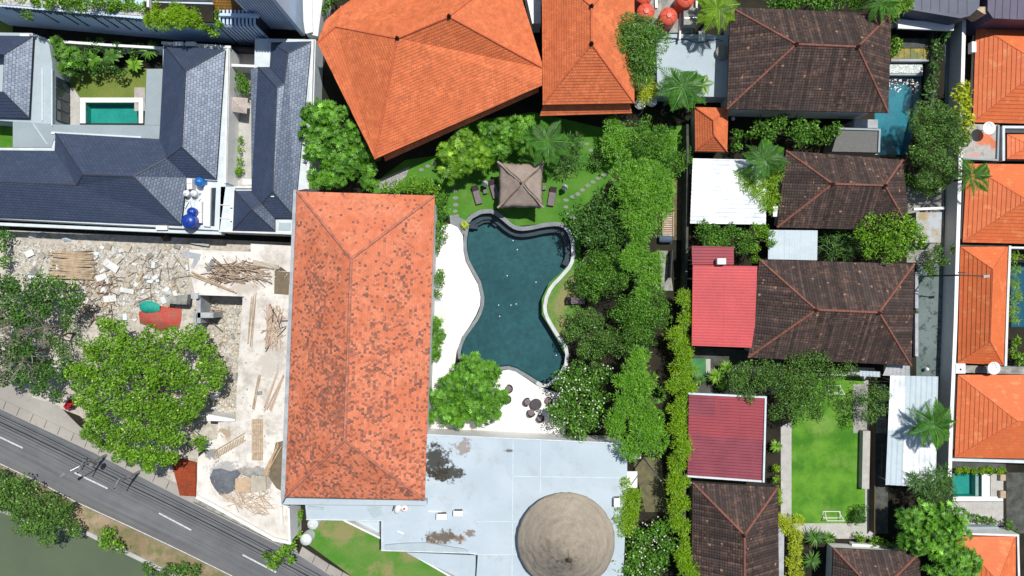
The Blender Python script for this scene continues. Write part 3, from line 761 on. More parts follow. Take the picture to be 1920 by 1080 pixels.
for (x0, y0, x1, y1) in ((-18, 811, 43, 840), (140, 886, 202, 916), (298, 962, 359, 994), (455, 1040, 518, 1073)):
    dx, dy = x1 - x0, y1 - y0; L = math.hypot(dx, dy); nx, ny = -dy / L * 1.5, dx / L * 1.5
    flat('centre_dash', [(x0 - nx, y0 - ny), (x1 - nx, y1 - ny), (x1 + nx, y1 + ny), (x0 + nx, y0 + ny)], .032, M['line'], parent=mk)
ll = [(x + 1.0, y - 3.2) for x, y in LOWE[:8]]
flat('edge_line', ll + [(x - .5, y + 1.7) for x, y in ll][::-1], .03, M['line'], parent=mk)
# pavement of separate slabs along the north side of the road
pv = tag(bpy.data.objects.new('pavement', None), kind='structure'); link(pv)
x = -20.0
while x < 340:
    w = 25.5; y0 = along(TOPE, (x + 900) / 3500)[1]; y1 = along(TOPE, (x + w + 900) / 3500)[1]; g = 0.5
    slab('paving_slab', [(x + g, y0 - 1 + g * .5), (x + w - g, y1 - 1 - g * .5), (x + w - g + 6, y1 - 16), (x + g + 6, y0 - 16)], 0, .12 + random.uniform(-.006, .006), M['pave'], pv); x += w
x = 560.0
while x < 700:
    w = 25.5; y0 = along(TOPE, (x + 900) / 3500)[1]; y1 = along(TOPE, (x + w + 900) / 3500)[1]; g = 0.5
    slab('paving_slab', [(x + g, y0 - 1), (x + w - g, y1 - 1), (x + w - g + 6, y1 - 15), (x + g + 6, y0 - 15)], 0, .12 + random.uniform(-.006, .006), M['pave'], pv); x += w
flat('kerb_line', [(x, y - 1.6) for x, y in TOPE[1:8]] + [(x + .6, y + 1.2) for x, y in TOPE[1:8]][::-1], .034, M['pave'])
flat('stained_pavement', [(337, 928), (480, 998), (560, 1037), (552, 1022), (515, 1012), (400, 948), (368, 932)], .05, M['concrete'])
flat('roadside_ground', [(-60, 700), (30, 710), (60, 745), (110, 760), (150, 800), (215, 845), (330, 905), (330, 910), (0, 747), (-60, 718)], .012, M['pave'])

# yards and lawns
flat('rubble_yard', [(-60, 440), (0, 430), (365, 447), (552, 455), (552, 600), (460, 780), (372, 850), (372, 930), (230, 860), (150, 780), (60, 745), (-60, 700)], .008, M['rubble_g'])
flat('garden_lawn', [(700, 345), (760, 300), (830, 290), (860, 230), (1000, 210), (1130, 240), (1300, 235), (1300, 300), (1265, 330), (1200, 330), (1150, 320), (1130, 360), (1090, 400), (1088, 470), (1090, 560), (1070, 620), (1062, 668), (1044, 636), (1016, 590), (1016, 560), (1030, 530), (1068, 495), (1074, 460), (1060, 424), (1010, 420), (970, 424), (925, 393), (880, 403), (872, 420), (845, 405), (812, 420), (812, 362), (700, 362)], .012, M['lawn'])
flat('dry_lawn_patch', [(1026, 566), (1034, 545), (1070, 505), (1100, 480), (1096, 560), (1075, 600), (1062, 640), (1052, 640), (1030, 605)], .02, M['lawn_dry'])
flat('white_pebble_bed', [(700, 352), (695, 344), (768, 312), (762, 330), (735, 356)], .03, simple('white_pebbles', (.5, .5, .48), (.12, .12, .11), 22, .9, .2, 40, .6, .9, lo=.42, hi=.55))
gp = tag(bpy.data.objects.new('garden_path', None), kind='structure'); link(gp)
STN = [(1142, 322), (1132, 328), (1122, 334), (1112, 341), (1102, 348), (1092, 356), (1083, 364), (1074, 369), (1061, 375), (1061, 388), (1066, 400), (1075, 408), (851, 345), (852, 358), (854, 371), (855, 384), (853, 396), (856, 405), (790, 318), (802, 312), (814, 306), (1100, 270), (1108, 282), (1116, 296)]
for (x, y) in STN:
    n = 7; a0 = random.uniform(0, 6); pts = [(x + 5.2 * random.uniform(.8, 1.1) * math.cos(a0 + k * 6.283 / n) * 1.1, y + 3.6 * random.uniform(.8, 1.1) * math.sin(a0 + k * 6.283 / n)) for k in range(n)]
    slab('stepping_stone', pts, 0, .06, M['stone'], gp)
flat('grey_stone_terrace', [(843, 404), (855, 403), (866, 410), (880, 416), (876, 436), (868, 440), (858, 428), (845, 424)], .018, M['coping'])
flat('pool_deck', [(812, 424), (845, 420), (858, 426), (868, 442), (869, 470), (873, 490), (886, 515), (896, 533), (901, 557), (900, 572), (893, 590), (880, 612), (866, 632), (856, 660), (852, 690), (890, 694), (936, 696), (953, 693), (967, 697), (986, 709), (1005, 722), (1018, 728), (1060, 740), (1060, 828), (797, 818)], .022, M['deck'])
flat('courtyard_lawn', rect(120, 128, 275, 186), .012, M['lawn_olive'])
flat('courtyard_paving', [(120, 165), (138, 165), (150, 183), (150, 235), (118, 235)], .02, M['path'])
flat('courtyard_deck', rect(252, 164, 272, 208), .025, simple('beige_decking', (.45, .41, .38), None, 1))
flat('side_lawn', rect(-40, 236, 24, 276), .012, M['lawn_pitch']); flat('corner_lawn', rect(-40, 40, 24, 62), .014, M['lawn_olive'])
flat('front_lawn', [(590, 976), (645, 976), (760, 1032), (850, 1082), (700, 1110), (580, 1022), (575, 1000)], .012, M['lawn_dry'])
flat('front_paving', [(643, 972), (760, 972), (900, 1020), (900, 1100), (850, 1084)], .016, M['shade_sheet'])
flat('football_lawn', rect(1484, 700, 1622, 981), .012, M['lawn_pitch'])
flat('garden_walk', [(1464, 800), (1484, 790), (1484, 981), (1500, 981), (1622, 981), (1622, 812), (1640, 812), (1640, 1010), (1500, 1010), (1500, 998), (1464, 970)], .02, M['path'])
flat('garden_walk', [(1590, 703), (1592, 688), (1640, 690), (1640, 722), (1622, 720), (1610, 703)], .024, M['path'])
flat('side_paving', rect(1600, 720, 1662, 812), .016, M['concrete'])
flat('dark_paving', rect(1641, 812, 1665, 1000), .016, M['conc_dark'])
flat('lane', [(1772, 58), (1808, 58), (1800, 300), (1800, 460), (1790, 700), (1782, 880), (1760, 900), (1763, 706), (1768, 500), (1771, 440), (1771, 360)], .016, M['lane'])
flat('lane', [(1718, 494), (1770, 494), (1765, 706), (1718, 706)], .012, M['lane_moss'])
flat('side_yard', rect(1700, 350, 1770, 492), .010, M['concrete'])
flat('pool_terrace', [(1560, 232), (1645, 238), (1645, 290), (1560, 290)], .012, M['path'])
flat('villa_deck', [(1784, 941), (1881, 941), (1881, 986), (1784, 986)], .02, M['path'])
flat('villa_deck', [(1857, 888), (1881, 888), (1881, 940), (1857, 940)], .02, M['path'])
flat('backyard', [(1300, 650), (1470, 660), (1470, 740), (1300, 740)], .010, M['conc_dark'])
flat('green_floor', rect(1296, 672, 1323, 712), .02, M['green_paint'])
flat('green_floor_edge', rect(1323.5, 673, 1332, 712), .022, M['path'])
flat('east_path', [(1262, 330), (1298, 330), (1296, 450), (1262, 450)], .012, simple('mossy_brown_path', (.16, .125, .06), (.08, .065, .04), 1.5))
flat('east_path', [(1236, 470), (1252, 470), (1262, 545), (1240, 545)], .012, M['concrete'])
flat('service_path', [(1185, 855), (1240, 860), (1250, 960), (1210, 960)], .012, simple('mossy_earth_path', (.15, .14, .07), (.09, .08, .05), 1.2))
flat('villa_courtyard', [(428, 96), (482, 96), (475, 436), (410, 436)], .012, M['path'])
# ---------------------------------------------------------------- buildings
def building(name, label, cat='building', at=(0, 0), group=None):
    c = G(*at); return thing(name, label, cat, (c.x, c.y, 0), group)
# -- large worn salmon roof in the middle
t = building('large_house', 'long house with salmon tiled hip roof blotched with dark tiles beside the swimming pool', 'house', (680, 640))
e, r = 6.6, 10.9
NW, NE, SE, SW, RA, RB = (557, 359, e), (815, 367, e), (796, 937, e), (535, 931, e), (659, 485, r), (646, 826, r)
ro = roof(t, [[NW, NE, RA], [NE, SE, RB, RA], [SE, SW, RB], [SW, NW, RA, RB]], M['orange_worn'], .30, .035, M['ridge_worn'], .17, M['ridge_worn'], .14)
me = ro.data
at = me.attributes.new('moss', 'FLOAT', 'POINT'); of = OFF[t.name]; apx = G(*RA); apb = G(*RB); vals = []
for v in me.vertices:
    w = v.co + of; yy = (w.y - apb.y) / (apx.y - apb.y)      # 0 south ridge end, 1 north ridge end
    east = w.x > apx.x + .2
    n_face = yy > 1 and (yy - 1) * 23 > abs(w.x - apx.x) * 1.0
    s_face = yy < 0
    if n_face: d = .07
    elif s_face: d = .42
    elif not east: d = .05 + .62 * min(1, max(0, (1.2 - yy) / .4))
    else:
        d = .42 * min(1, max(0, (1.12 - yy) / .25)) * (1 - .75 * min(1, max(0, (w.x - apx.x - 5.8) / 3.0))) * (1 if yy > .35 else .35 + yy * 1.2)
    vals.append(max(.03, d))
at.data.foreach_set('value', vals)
b = MB(); b.prism(shrink(xyp([q[:2] for q in (NW, NE, SE, SW)], e), .5), 0, e - .05); b.out('wall', M['plaster'], t)
slab('parapet', [(550, 356), (556, 356), (534, 932), (528, 945), (526, 930)], 5.6, 6.5, M['plaster_grey'], t)
slab('gutter_ledge', [(527, 934), (800, 939), (800, 948), (527, 946)], 3.9, 5.2, M['flat_roof'], t)

# -- pale blue flat roofed hall to the south with the round thatch
t = building('flat_roofed_hall', 'wide hall with a pale blue stained flat roof south of the pool deck', 'building', (950, 950))
TOP = [(797, 815), (1176, 832), (1176, 900), (1168, 1100), (892, 1100), (896, 1039), (880, 1037), (716, 1032), (715, 976), (575, 974), (572, 945), (797, 944)]
slab('flat_roof', TOP, 3.6, 4.0, M['flat_roof'], t); b = MB(); b.prism(xyp(TOP, 4.0), 0, 3.598); b.out('wall', M['white'], t)
b = MB(); wallseg(b, [(797, 815), (1176, 832)], 4.12, .14, 3.98); wallseg(b, [(575, 974), (715, 976)], 4.12, .14, 3.98); wallseg(b, [(716, 976), (716, 1032)], 4.14, .14, 3.98); wallseg(b, [(716, 1032), (880, 1037), (893, 1039)], 4.12, .14, 3.98); b.out('roof_kerb', M['white_cap'], t)
for i, sg in enumerate(([(962, 824), (960, 1085)], [(960, 893), (1160, 896)], [(895, 978), (968, 978)], [(1014, 828), (1013, 925)], [(893, 1040), (970, 1040)])):
    b = MB(); wallseg(b, sg, 4.02, .07, 3.99); b.out('roof_seam', M['white_cap'], t)
slab('lower_roof', [(762, 1036), (892, 1041.5), (891, 1100), (862, 1084)], 2.9, 3.1, M['flat_roof'], t)
slab('roof_curb', [(722, 1022), (760, 1019), (800, 1018), (870, 1030), (878, 1034), (722, 1030)], 4.005, 4.28, M['pale_roof'], t)
slab('roof_hump', [(690, 946), (715, 946), (714, 966), (700, 972), (688, 955)], 4.005, 4.10, M['pale_roof'], t)
slab('roof_step', [(577, 949), (606, 952), (606, 956), (577, 955)], 4.005, 4.16, M['pale_roof'], t)
c = G(1061.5, 1014.5, 5.2); rad = sz(91, 5.2)
t = thing('thatched_rotunda', 'big round conical straw thatched roof rising from the pale flat roof', 'roof', (c.x, c.y, 0))
prof = [(rad, 0), (rad * 1.005, .12), (rad * .97, .34)]
for i in range(1, 15):
    q = i / 15; prof += [(rad * (.97 - .97 * q) + .05, .34 + 5.1 * q - .02), (rad * (.97 - .97 * q) - .02, .34 + 5.1 * q + .07)]
prof += [(.16, 5.5), (.1, 5.8), (.02, 5.9)]
b = MB(); b.lathe((c.x, c.y, 5.1), prof, 72)
rr = random.Random(3)
b.v = [(x + rr.gauss(0, .03), y + rr.gauss(0, .03), z + rr.gauss(0, .02)) for x, y, z in b.v]
b.out('thatch', M['thatch_ring'], t, True)
b = MB(); b.lathe((c.x, c.y, 4.0), [(rad * .94, 0), (rad * .94, 1.15)], 40); b.out('drum_wall', M['plaster_grey'], t)
b = MB(); b.lathe((c.x, c.y, 10.9), [(.22, 0), (.28, .1), (.1, .35), (.03, .6)], 8); b.out('finial', M['wood_dark'], t)

# -- two big orange roofs at the top
t = building('villa', 'large villa with an irregular bright orange tiled roof and two dark finials', 'house', (820, 120))
e = 6.2; k1, k2 = (745, 72, 10.3), (842, 31, 11.2)
A_ = (595, 80, e); A2 = (611, 38, e); A3 = (640, 12, e); A4 = (705, -30, e); A5 = (960, -60, e); A6 = (1019, 128, e); A7 = (1017, 160, e); A8 = (703, 298, e); h1 = (629, 50, 6.9)
roof(t, [[A_, A8, k1, h1], [A8, A7, A6, k2, k1], [A6, A5, k2], [A5, A4, A3, h1, k1, k2], [A3, A2, A_, h1]], M['orange'], .33, .045, M['ridge_orange'], .13, M['fascia_brown'], .25)
P = [G(*q) for q in (A_, A8, A7, A5, A4, A3)]
b = MB(); b.prism(shrink(P, 1.3), 0, e - .05); b.out('wall', M['plaster'], t)
for q in (k1, k2): finial(G(*q), q[2], t)
sk = 4.6
roof(t, [[(722, 302, sk), (1010, 172, sk), (1010, 150, 5.7), (715, 280, 5.7)]], M['orange'], .33, .04, name='skirt_roof', fascia=M['fascia_brown'], fh=.2)
t = building('villa', 'narrow villa with a bright orange hip roof and lower skirt roof on its south end', 'house', (1100, 90))
e, rz = 6.4, 10.2
q = dict(NW=(1016, -70, e), NE=(1189, -70, e), SE=(1189, 193, e), SW=(1018, 196, e), A=(1109, 12, rz), B=(1109, 82, rz))
roof(t, [[q['NW'], q['NE'], q['A']], [q['NE'], q['SE'], q['B'], q['A']], [q['SE'], q['SW'], q['B']], [q['SW'], q['NW'], q['A'], q['B']]], M['orange'], .33, .045, M['ridge_orange'], .13, M['fascia_brown'], .25)
b = MB(); b.prism(shrink([G(*q[k]) for k in ('NW', 'NE', 'SE', 'SW')], 1.2), 0, e - .05); b.out('wall', M['plaster'], t)
for k in 'AB': finial(G(*q[k]), rz, t)
roof(t, [[(1012, 217, 4.8), (1185, 212, 4.8), (1180, 190, 5.8), (1020, 192, 5.8)]], M['orange'], .33, .04, name='skirt_roof', fascia=M['fascia_brown'], fh=.2)
slab('outbuilding', [(984, -20), (1014, -20), (1014, 44), (998, 44)], 0, 3.0, M['white'])
o = bpy.data.objects['outbuilding']; tag(o, 'small white flat roofed outbuilding squeezed between the two orange villa roofs', 'outbuilding')

# -- brown roofs
BR = dict(mat=M['brown'], cap=M['ridge_brown'], course=.30, fas=M['fascia_dark'], lip=.045, capr=.16, fin=2)
hip('bungalow', 'brown tiled bungalow between the grey terrace and the turquoise pool at the top', (1370, 14), (1671, 26), (1665, 211), (1363, 204), (1493, 83), (1608, 88), 5.6, 8.6, cat='bungalow', **BR)
hip('bungalow', 'brown tiled bungalow half covered by trees south of the gravel roof', (1474, 283), (1692, 300), (1706, 432), (1457, 426), (1561, 345), (1659, 348), 3.6, 6.2, cat='bungalow', **BR)
hip('bungalow', 'largest brown tiled bungalow, joined to the bright red sheet roof', (1424, 487), (1714, 495), (1708, 685), (1403, 670), (1530, 581), (1648, 586), 4.2, 7.2, cat='bungalow', **BR)
hip('bungalow', 'brown tiled bungalow at the bottom, just below the striped dull red roof', (1299, 905), (1458, 914), (1462, 1230), (1295, 1230), (1396, 1003), (1396, 1150), 3.8, 6.8, cat='bungalow', vertical=True, **BR)
hip('bungalow', 'small brown tiled bungalow cut by the bottom edge, below the football lawn', (1563, 1028), (1724, 1036), (1728, 1150), (1558, 1150), (1616, 1084), (1672, 1088), 3.6, 5.6, cat='bungalow', **BR)
# -- orange houses along the right
OM = dict(mat=M['orange_metal'], cap=M['ridge_orange'], course=.46, fas=M['fascia_brown'], lip=.05, capr=.07)
hip('terrace_house', 'orange roofed house at the top right corner', (1830, 45), (2105, 50), (2098, 236), (1824, 229), (1958, 124), (1990, 126), 2.0, 5.4, **OM)
hip('terrace_house', 'orange roofed house with the palm leaning over its corner', (1813, 307), (2080, 310), (2075, 460), (1805, 454), (1926, 375), (1978, 380), 2.0, 5.0, **OM)
hip('terrace_house', 'narrow orange roofed house carrying a black lamp arm', (1801, 463), (1889, 463), (1881, 684), (1796, 680), (1862, 505), (1857, 641), 2.0, 4.4, vertical=True, **OM)
hip('terrace_house', 'orange roofed house just above the small green pool', (1796, 703), (2050, 703), (2050, 862), (1790, 857), (1908, 790), (1960, 790), 2.0, 5.0, **OM)
hip('terrace_house', 'orange roofed house at the bottom right, partly under a tree', (1792, 1006), (1904, 1006), (1904, 1210), (1784, 1210), (1872, 1090), (1866, 1150), 2.4, 4.6, vertical=True, **OM)
hip('garden_shed', 'tiny orange tiled hip roof in the gap left of the brown bungalows', (1303, 201), (1365, 203), (1363, 284), (1304, 283), (1338, 226), (1339, 254), 3.2, 4.9, M['orange'], M['ridge_orange'], cat='shed', vertical=True, inset=.4)

# -- slate roofed villa on the left
t = building('slate_roofed_villa', 'white villa with joined dark slate hip roofs and pale flat roofs on the left', 'villa', (230, 280))
zf = 3.3
slab('flat_roof', [(-60, 60), (60, 62), (82, 70), (92, 84), (98, 118), (98, 233), (-60, 222)], 0, zf, M['pale_roof'], t)
slab('flat_roof', [(24, 224), (97, 233.5), (303, 235), (303, 266), (100, 262), (97, 276), (24, 276)], 0, zf - .02, M['pale_roof_dark'], t)
slab('flat_roof', [(275, 129), (306, 129), (306, 234.5), (271, 234.5)], 0, zf - .01, M['pale_roof_dark'], t)
slab('flat_roof', [(-60, 277), (24, 277), (97, 277), (101, 263), (303, 267), (306, 80), (430, 88), (424, 342), (412, 432), (300, 426), (-60, 407)], 0, zf, M['white_cap'], t)
b = MB(); wallseg(b, [(79, 128), (79, 225)], zf + .12, .14, zf - .03); wallseg(b, [(97, 235), (97, 130)], zf + .14, .12, zf - .03); wallseg(b, [(-60, 420), (0, 420), (300, 433), (412, 437)], zf + .1, .35, zf - 1.0); wallseg(b, [(98, 249), (262, 258)], zf + .1, .3, zf - .05); wallseg(b, [(62, 232), (88, 270)], zf + .05, .07, zf - .02); b.out('roof_kerb', M['white_cap'], t)
b = MB(); wallseg(b, [(305, 80), (430, 88)], zf + .15, .3, zf - .02); wallseg(b, [(427, 92), (422, 342)], zf + .2, .22, zf - .02); b.out('parapet', M['plaster'], t)
e, r = 3.75, 6.0
ridge = dict(cap=M['ridge_slate'], capr=.09, fascia=M['fascia_dark'], fh=.18)
a1, a2, a3, a4 = (308, 85, e), (422, 93, e), (405, 337, e), (348, 134, 5.7); a5 = (341, 276, 5.7); v1 = (299, 261, e); x1 = (313, 297, 5.0)
ar = (250, 331, r); al = (155, 328, r); lw1 = (144, 348, 5.1); lw2 = (17, 342, 5.1)
roof(t, [[a1, a2, a4], [a2, a3, a5, a4], [a3, (350, 333, e), x1, a5], [v1, a1, a4, a5, x1]], M['slate'], .32, .05, **ridge)
roof(t, [[(104, 250, e), v1, x1, ar, al], [x1, (350, 333, e), (339, 421, e), ar], [(339, 421, e), (-80, 403, e), (-80, 342, 5.1), lw2, lw1, al, ar], [(103, 283, e), (104, 250, e), al, lw1, (139, 338, 4.9)],
          [(-80, 281, e), (103, 283, e), (139, 338, 4.9), lw1, lw2, (-80, 342, 5.1)]], M['slate'], .32, .05, nocap=[((103, 283), (139, 338))], **ridge)
b = MB(); wallseg(b, [(405, 338), (318, 332)], 3.7, .1, 3.3); b.out('roof_upstand', M['white_cap'], t)
roof(t, [[(-75, 66, e), (62, 68, e), (8, 102, 5.1), (-20, 102, 5.1)], [(62, 68, e), (54, 221, e), (5, 172, 5.1), (8, 102, 5.1)], [(54, 221, e), (-75, 218, e), (-20, 172, 5.1), (5, 172, 5.1)]], M['slate'], .38, .05, **ridge)
b = MB(); wallseg(b, [(430.5, 92), (425, 342)], zf - .03, .08, 0); b.out('courtyard_wall', M['white'], t)
# glazed wall facing the courtyard and roof well on the south-east
for i in range(4):
    y0 = 141 + i * 21; c0 = G(98, y0, 3.3); c1 = G(98, y0 + 19, 3.3)
    b = MB(); b.box((c0.x + .06, (c0.y + c1.y) / 2, 1.45), (.1, c0.y - c1.y, 2.5)); w = b.out('window', M['black'], t)
    b = MB(); b.box((c0.x + .115, (c0.y + c1.y) / 2, 1.45), (.03, c0.y - c1.y - .16, 2.3)); b.out('pane', M['glass'], w)
slab('roof_well', [(396, 352), (405, 352), (402, 424), (394, 424)], zf + .005, zf + .03, M['glass'], t)
slab('well_kerb', [(382, 345), (395, 352), (393, 425), (381, 424)], zf + .004, zf + .35, M['white'], t)
slab('roof_duct', rect(292, 423, 313, 431), zf + .1, zf + .5, M['white'], t)
for x in (37, 325, 348): slab('roof_box', rect(x, 63 if x < 100 else 78, x + 18, 70 if x < 100 else 86), zf + .02, zf + .5, M['white'], t)

t = building('slate_roofed_house', 'narrow white house with a dark slate roof right of the slate roofed villa', 'house', (520, 250))
slab('flat_roof', [(478, 72), (592, 74), (584, 352), (554, 358), (552, 441), (411, 435), (414, 350), (440, 350), (472, 350), (476, 180)], 0, 3.3, M['white_cap'], t)
b = MB(); wallseg(b, [(586, 76), (577, 352)], 3.75, .3, 3.28); wallseg(b, [(551, 358), (549, 440)], 3.7, .2, 3.28); wallseg(b, [(549, 438), (412, 433)], 3.6, .22, 3.28); wallseg(b, [(439, 352), (436, 430)], 3.72, .2, 3.28); wallseg(b, [(440, 351), (472, 351)], 3.6, .25, 3.28); wallseg(b, [(437, 385), (412, 384)], 3.4, .1, 3.28); wallseg(b, [(436, 410), (411, 409)], 3.4, .1, 3.28); b.out('parapet', M['plaster'], t)
slab('skylight', [(523, 417), (546, 418), (545, 433), (522, 432)], 3.31, 3.36, M['pale_roof'], t)
slab('roof_duct', [(431, 371), (438, 371), (438, 389), (431, 389)], 3.31, 3.7, M['white'], t); slab('roof_duct', [(431, 392), (437, 392), (437, 414), (431, 414)], 3.31, 3.7, M['white'], t)
e = 3.8
c1, c2, c3, c4, c5 = (540, 100, 5.0), (533, 157, 5.0), (519, 165, 5.3), (511, 359, 5.3), (491, 382, 4.7); c6 = (472, 393, 5.3)
se = (552, 408, e); ne = (583, 78, e)
roof(t, [[se, ne, c1, c2, c3, c4], [ne, (509, 80, e), c1], [(509, 80, e), (506, 126, e), c2, c1], [(506, 126, e), (484, 126, e), c3, c2], [(484, 126, e), (471, 130, e), (472, 358, e), c5, c4, c3],
          [c5, (515, 408, e), se, c4], [(440, 358, e), (437, 431, e), c6], [(437, 431, e), (515, 433, e), c6], [(515, 433, e), (515, 408, e), c5, c6], [(472, 358, e), (440, 358, e), c6, c5]], M['slate'], .32, .05, **ridge)
for i in range(5):
    y = 368 + i * 6.3; hw = 3 + i * 3.4; cx = 511 + i * .6; z = 5.05 - i * .26
    b = MB(); p = G(cx, y, z); b.box((p.x, p.y, z), (sz(hw * 2, z), .18, .05), -.03, -.25); b.out('roof_sheen_bar', M['white_cap'], t)  # pale bars stand in for the sheen on the south slope

# -- tall blue-grey buildings on the top left
t = building('blue_grey_block', 'blue grey block with slotted wall and planted roof edge at the top left corner', 'building', (150, 10))
zt = 6.6
EDGE = [(-60, 7), (0, 12), (140, 24), (272, 36)]
slab('block', EDGE + [(400, 44), (400, -120), (-60, -120)], 0, zt, M['blue_wall'], t)
slab('roof_gravel', [(-60, 4), (0, 8), (140, 19), (270, 30), (270, 12), (-60, -14)], zt + .003, zt + .08, stain_mat('pale_gravel', (.62, .60, .58), (.45, .44, .42), (.15, .15, .14), [], .45, .6, 3, .8), t)
slab('roof_planter', [(271, 4), (400, 8), (400, 42), (273, 33)], zt + .003, zt + .3, M['soil'], t); slab('roof_ledge', [(271, -60), (400, -60), (400, 3), (281, 1)], zt + .003, zt + .12, M['conc_dark'], t); slab('white_post', rect(275, -20, 279, 13), zt + .31, zt + .9, M['white'], t)
def on_edge(px, z, L0, L1):
    for i in range(len(L0) - 1): pass
def facade_slots(p, q, zt, xs, wpx, z0, z1, t, mat, name='window_slot', dep=.06):
    A, B = G(p[0], p[1], zt), G(q[0], q[1], zt); d = (B - A).normalized(); n = Vector((d.y, -d.x, 0)); rz = math.atan2(d.y, d.x)
    if n.y > 0: n = -n
    for i, x in enumerate(xs):
        c = A + (B - A) * ((x - p[0]) / (q[0] - p[0])); zz = z0 + random.uniform(-.25, .25); b = MB()
        b.box((c.x + n.x * dep / 2, c.y + n.y * dep / 2, (zz + z1) / 2), (sz(wpx, zt), dep, z1 - zz), rz); b.out(name, mat, t)
facade_slots((0, 12), (272, 36), zt, [18, 70, 108, 126, 166, 188, 209, 231, 262], 2.7, 2.7, zt - .75, t, M['slot'])
facade_slots((0, 12), (272, 36), zt, [6 + 6.6 * i for i in range(41)], 2.2, zt - .75, zt + .12, t, M['slot'], 'parapet_notch', .09)
t = building('louvred_block', 'blue grey block with slatted louvre facade beside the golden hedge', 'building', (460, 20))
slab('block', [(400, 45), (482, 46), (478, -100), (400.5, -100)], 0, 5.9, M['slot'], t)
b = MB(); wallseg(b, [(414, 27), (480, 28)], 6.9, .3, 6.3); b.out('parapet', M['blue_wall'], t)
for i in range(10):
    x = 413 + i * 7.2; p = G(x, 45.5, 6.2); b = MB(); b.box((p.x, p.y - .12, 3.1), (.24, .22, 6.2), 0); b.box((p.x, p.y + .75, 6.3), (.24, 1.7, .18), 0); b.out('louvre', M['blue_wall'], t)
slab('tiled_roof', [(398, -60), (455, -60), (476, 22), (399, 19)], 5.95, 6.0, M['ridge_brown'], t)
roof(t, [[(399, 20, 6.0), (477, 23, 6.0), (462, -50, 9.0), (398, -50, 9.0)]], tiles('ochre_tile', (.34, .17, .035), (.24, .12, .03), .34, .34, .2, lines=.7, cols=.8), .34, .04)
t = building('tall_louvred_tower', 'tall blue grey tower with long vertical louvres at the top edge', 'building', (530, 20))
TB = [(502, 54), (565, 57)]     # foot line seen at ground level
P0, P1 = G(504, 57, 0), G(565, 60, 0); zt = 13.5
b = MB(); b.prism([(P0.x, P0.y), (P1.x, P1.y), (P1.x, P1.y + 9), (P0.x, P0.y + 9)], 0, zt); b.out('block', M['slot'], t)
for i in range(12):
    k = (i + .5) / 12; p = P0.lerp(P1, k); b = MB(); b.box((p.x, p.y - .14, zt / 2 + .6), (.19, .24, zt - 1.4), 0); b.out('louvre', M['blue_wall'], t)
b = MB(); b.box((P0.x - .12, P0.y + 4.4, zt / 2), (.3, 9.6, zt + .1)); b.box((P1.x + .25, P1.y + 4.3, zt / 2), (.5, 9.6, zt + .1)); b.out('side_pier', M['blue_wall'], t)
slab('white_wing', [(566, -60), (600, -60), (606, -10), (596, 68), (572, 62), (569, 40)], 0, 3.6, M['plaster'], t)
slab('parapet', [(578, -60), (585, -60), (586, 60), (577, 62)], 3.61, 4.0, M['white'], t)
slab('low_wall_block', [(402, 86), (500, 90), (500, 94), (402, 90)], 0, 1.8, M['fascia_dark'], t)

# -- sheet roofs on the right
def posts_under(t, quad, z, mat=None):
    for x, y in quad:
        p = G(x, y, z); b = MB(); b.tube([(p.x, p.y, 0), (p.x, p.y, z - .05)], .06, 6); b.out('post', mat or M['steel'], t)
def sheet_canopy(label, quad, z0, z1, mat, rows, cols, pitch, axis, alt=None, amp=.035, name='sheet_canopy', cat='canopy', frame=None, pp=.25):
    """quad NW NE SE SW in pixels; z0 at the north edge, z1 at the south; built of separate overlapping sheets"""
    c = G(quad[0][0], quad[0][1], 0); t = thing(name, label, cat, (c.x, c.y, 0))
    NWq, NEq, SEq, SWq = quad
    def at(u, v): 
        x = (NWq[0] * (1 - u) + NEq[0] * u) * (1 - v) + (SWq[0] * (1 - u) + SEq[0] * u) * v
        y = (NWq[1] * (1 - u) + NEq[1] * u) * (1 - v) + (SWq[1] * (1 - u) + SEq[1] * u) * v
        return (x, y, z0 + (z1 - z0) * v)
    for i in range(rows):
        for j in range(cols):
            u0, u1 = j / cols, (j + 1) / cols; v0, v1 = i / rows, (i + 1) / rows; l = .012 * ((i + j) % 2)
            q = [at(u0, v0), at(u1, v0), at(u1, v1), at(u0, v1)]; q = [(a, b_, z + l) for a, b_, z in q]
            m = mat if not alt else random.choices([mat] + alt[0], [1] + alt[1])[0]
            corrugated('roof_sheet', q, m, t, pitch, amp, axis)
    if frame:
        zz = lambda p, z: (p[0], p[1])
        b = MB(); wallseg(b, [NWq, NEq], z0 + .1, .22, z0 - .22); b.out('frame', frame, t)
        b = MB(); wallseg(b, [NEq, SEq], max(z0, z1) + .12, .22, min(z0, z1) - .22); b.out('frame', frame, t)
        b = MB(); wallseg(b, [SWq, SEq], z1 + .1, .22, z1 - .22); b.out('frame', frame, t)
    k = [at(.03, .04), at(.97, .04), at(.97, .96), at(.03, .96)]
    for x, y, z in k: p = G(x, y, z); b = MB(); b.tube([(p.x, p.y, 0), (p.x, p.y, z - .06)], .06, 6); b.out('post', M['steel'], t)
    return t
sheet_canopy('bright red corrugated sheet roof joined to the left end of the largest brown bungalow', [(1299, 497), (1420, 499), (1414, 652), (1297, 648)], 4.6, 4.3, M['red_metal'], 1, 2, .34, 1, amp=.007)
sheet_canopy('small dusty crimson sheet roof above the bright red one, ragged at its edge', [(1297, 461), (1376, 463), (1376, 496), (1298, 496)], 4.5, 4.45, M['red_metal_mid'], 1, 1, .3, 1)
sheet_canopy('dull red striped canopy of patched corrugated sheets in a white frame', [(1292, 738), (1436, 745), (1432, 903), (1289, 893)], 3.9, 3.7, M['red_metal_dark'], 4, 3, .34, 1, alt=([M['red_metal_mid']], [.45]), frame=M['white_cap'], amp=.05)
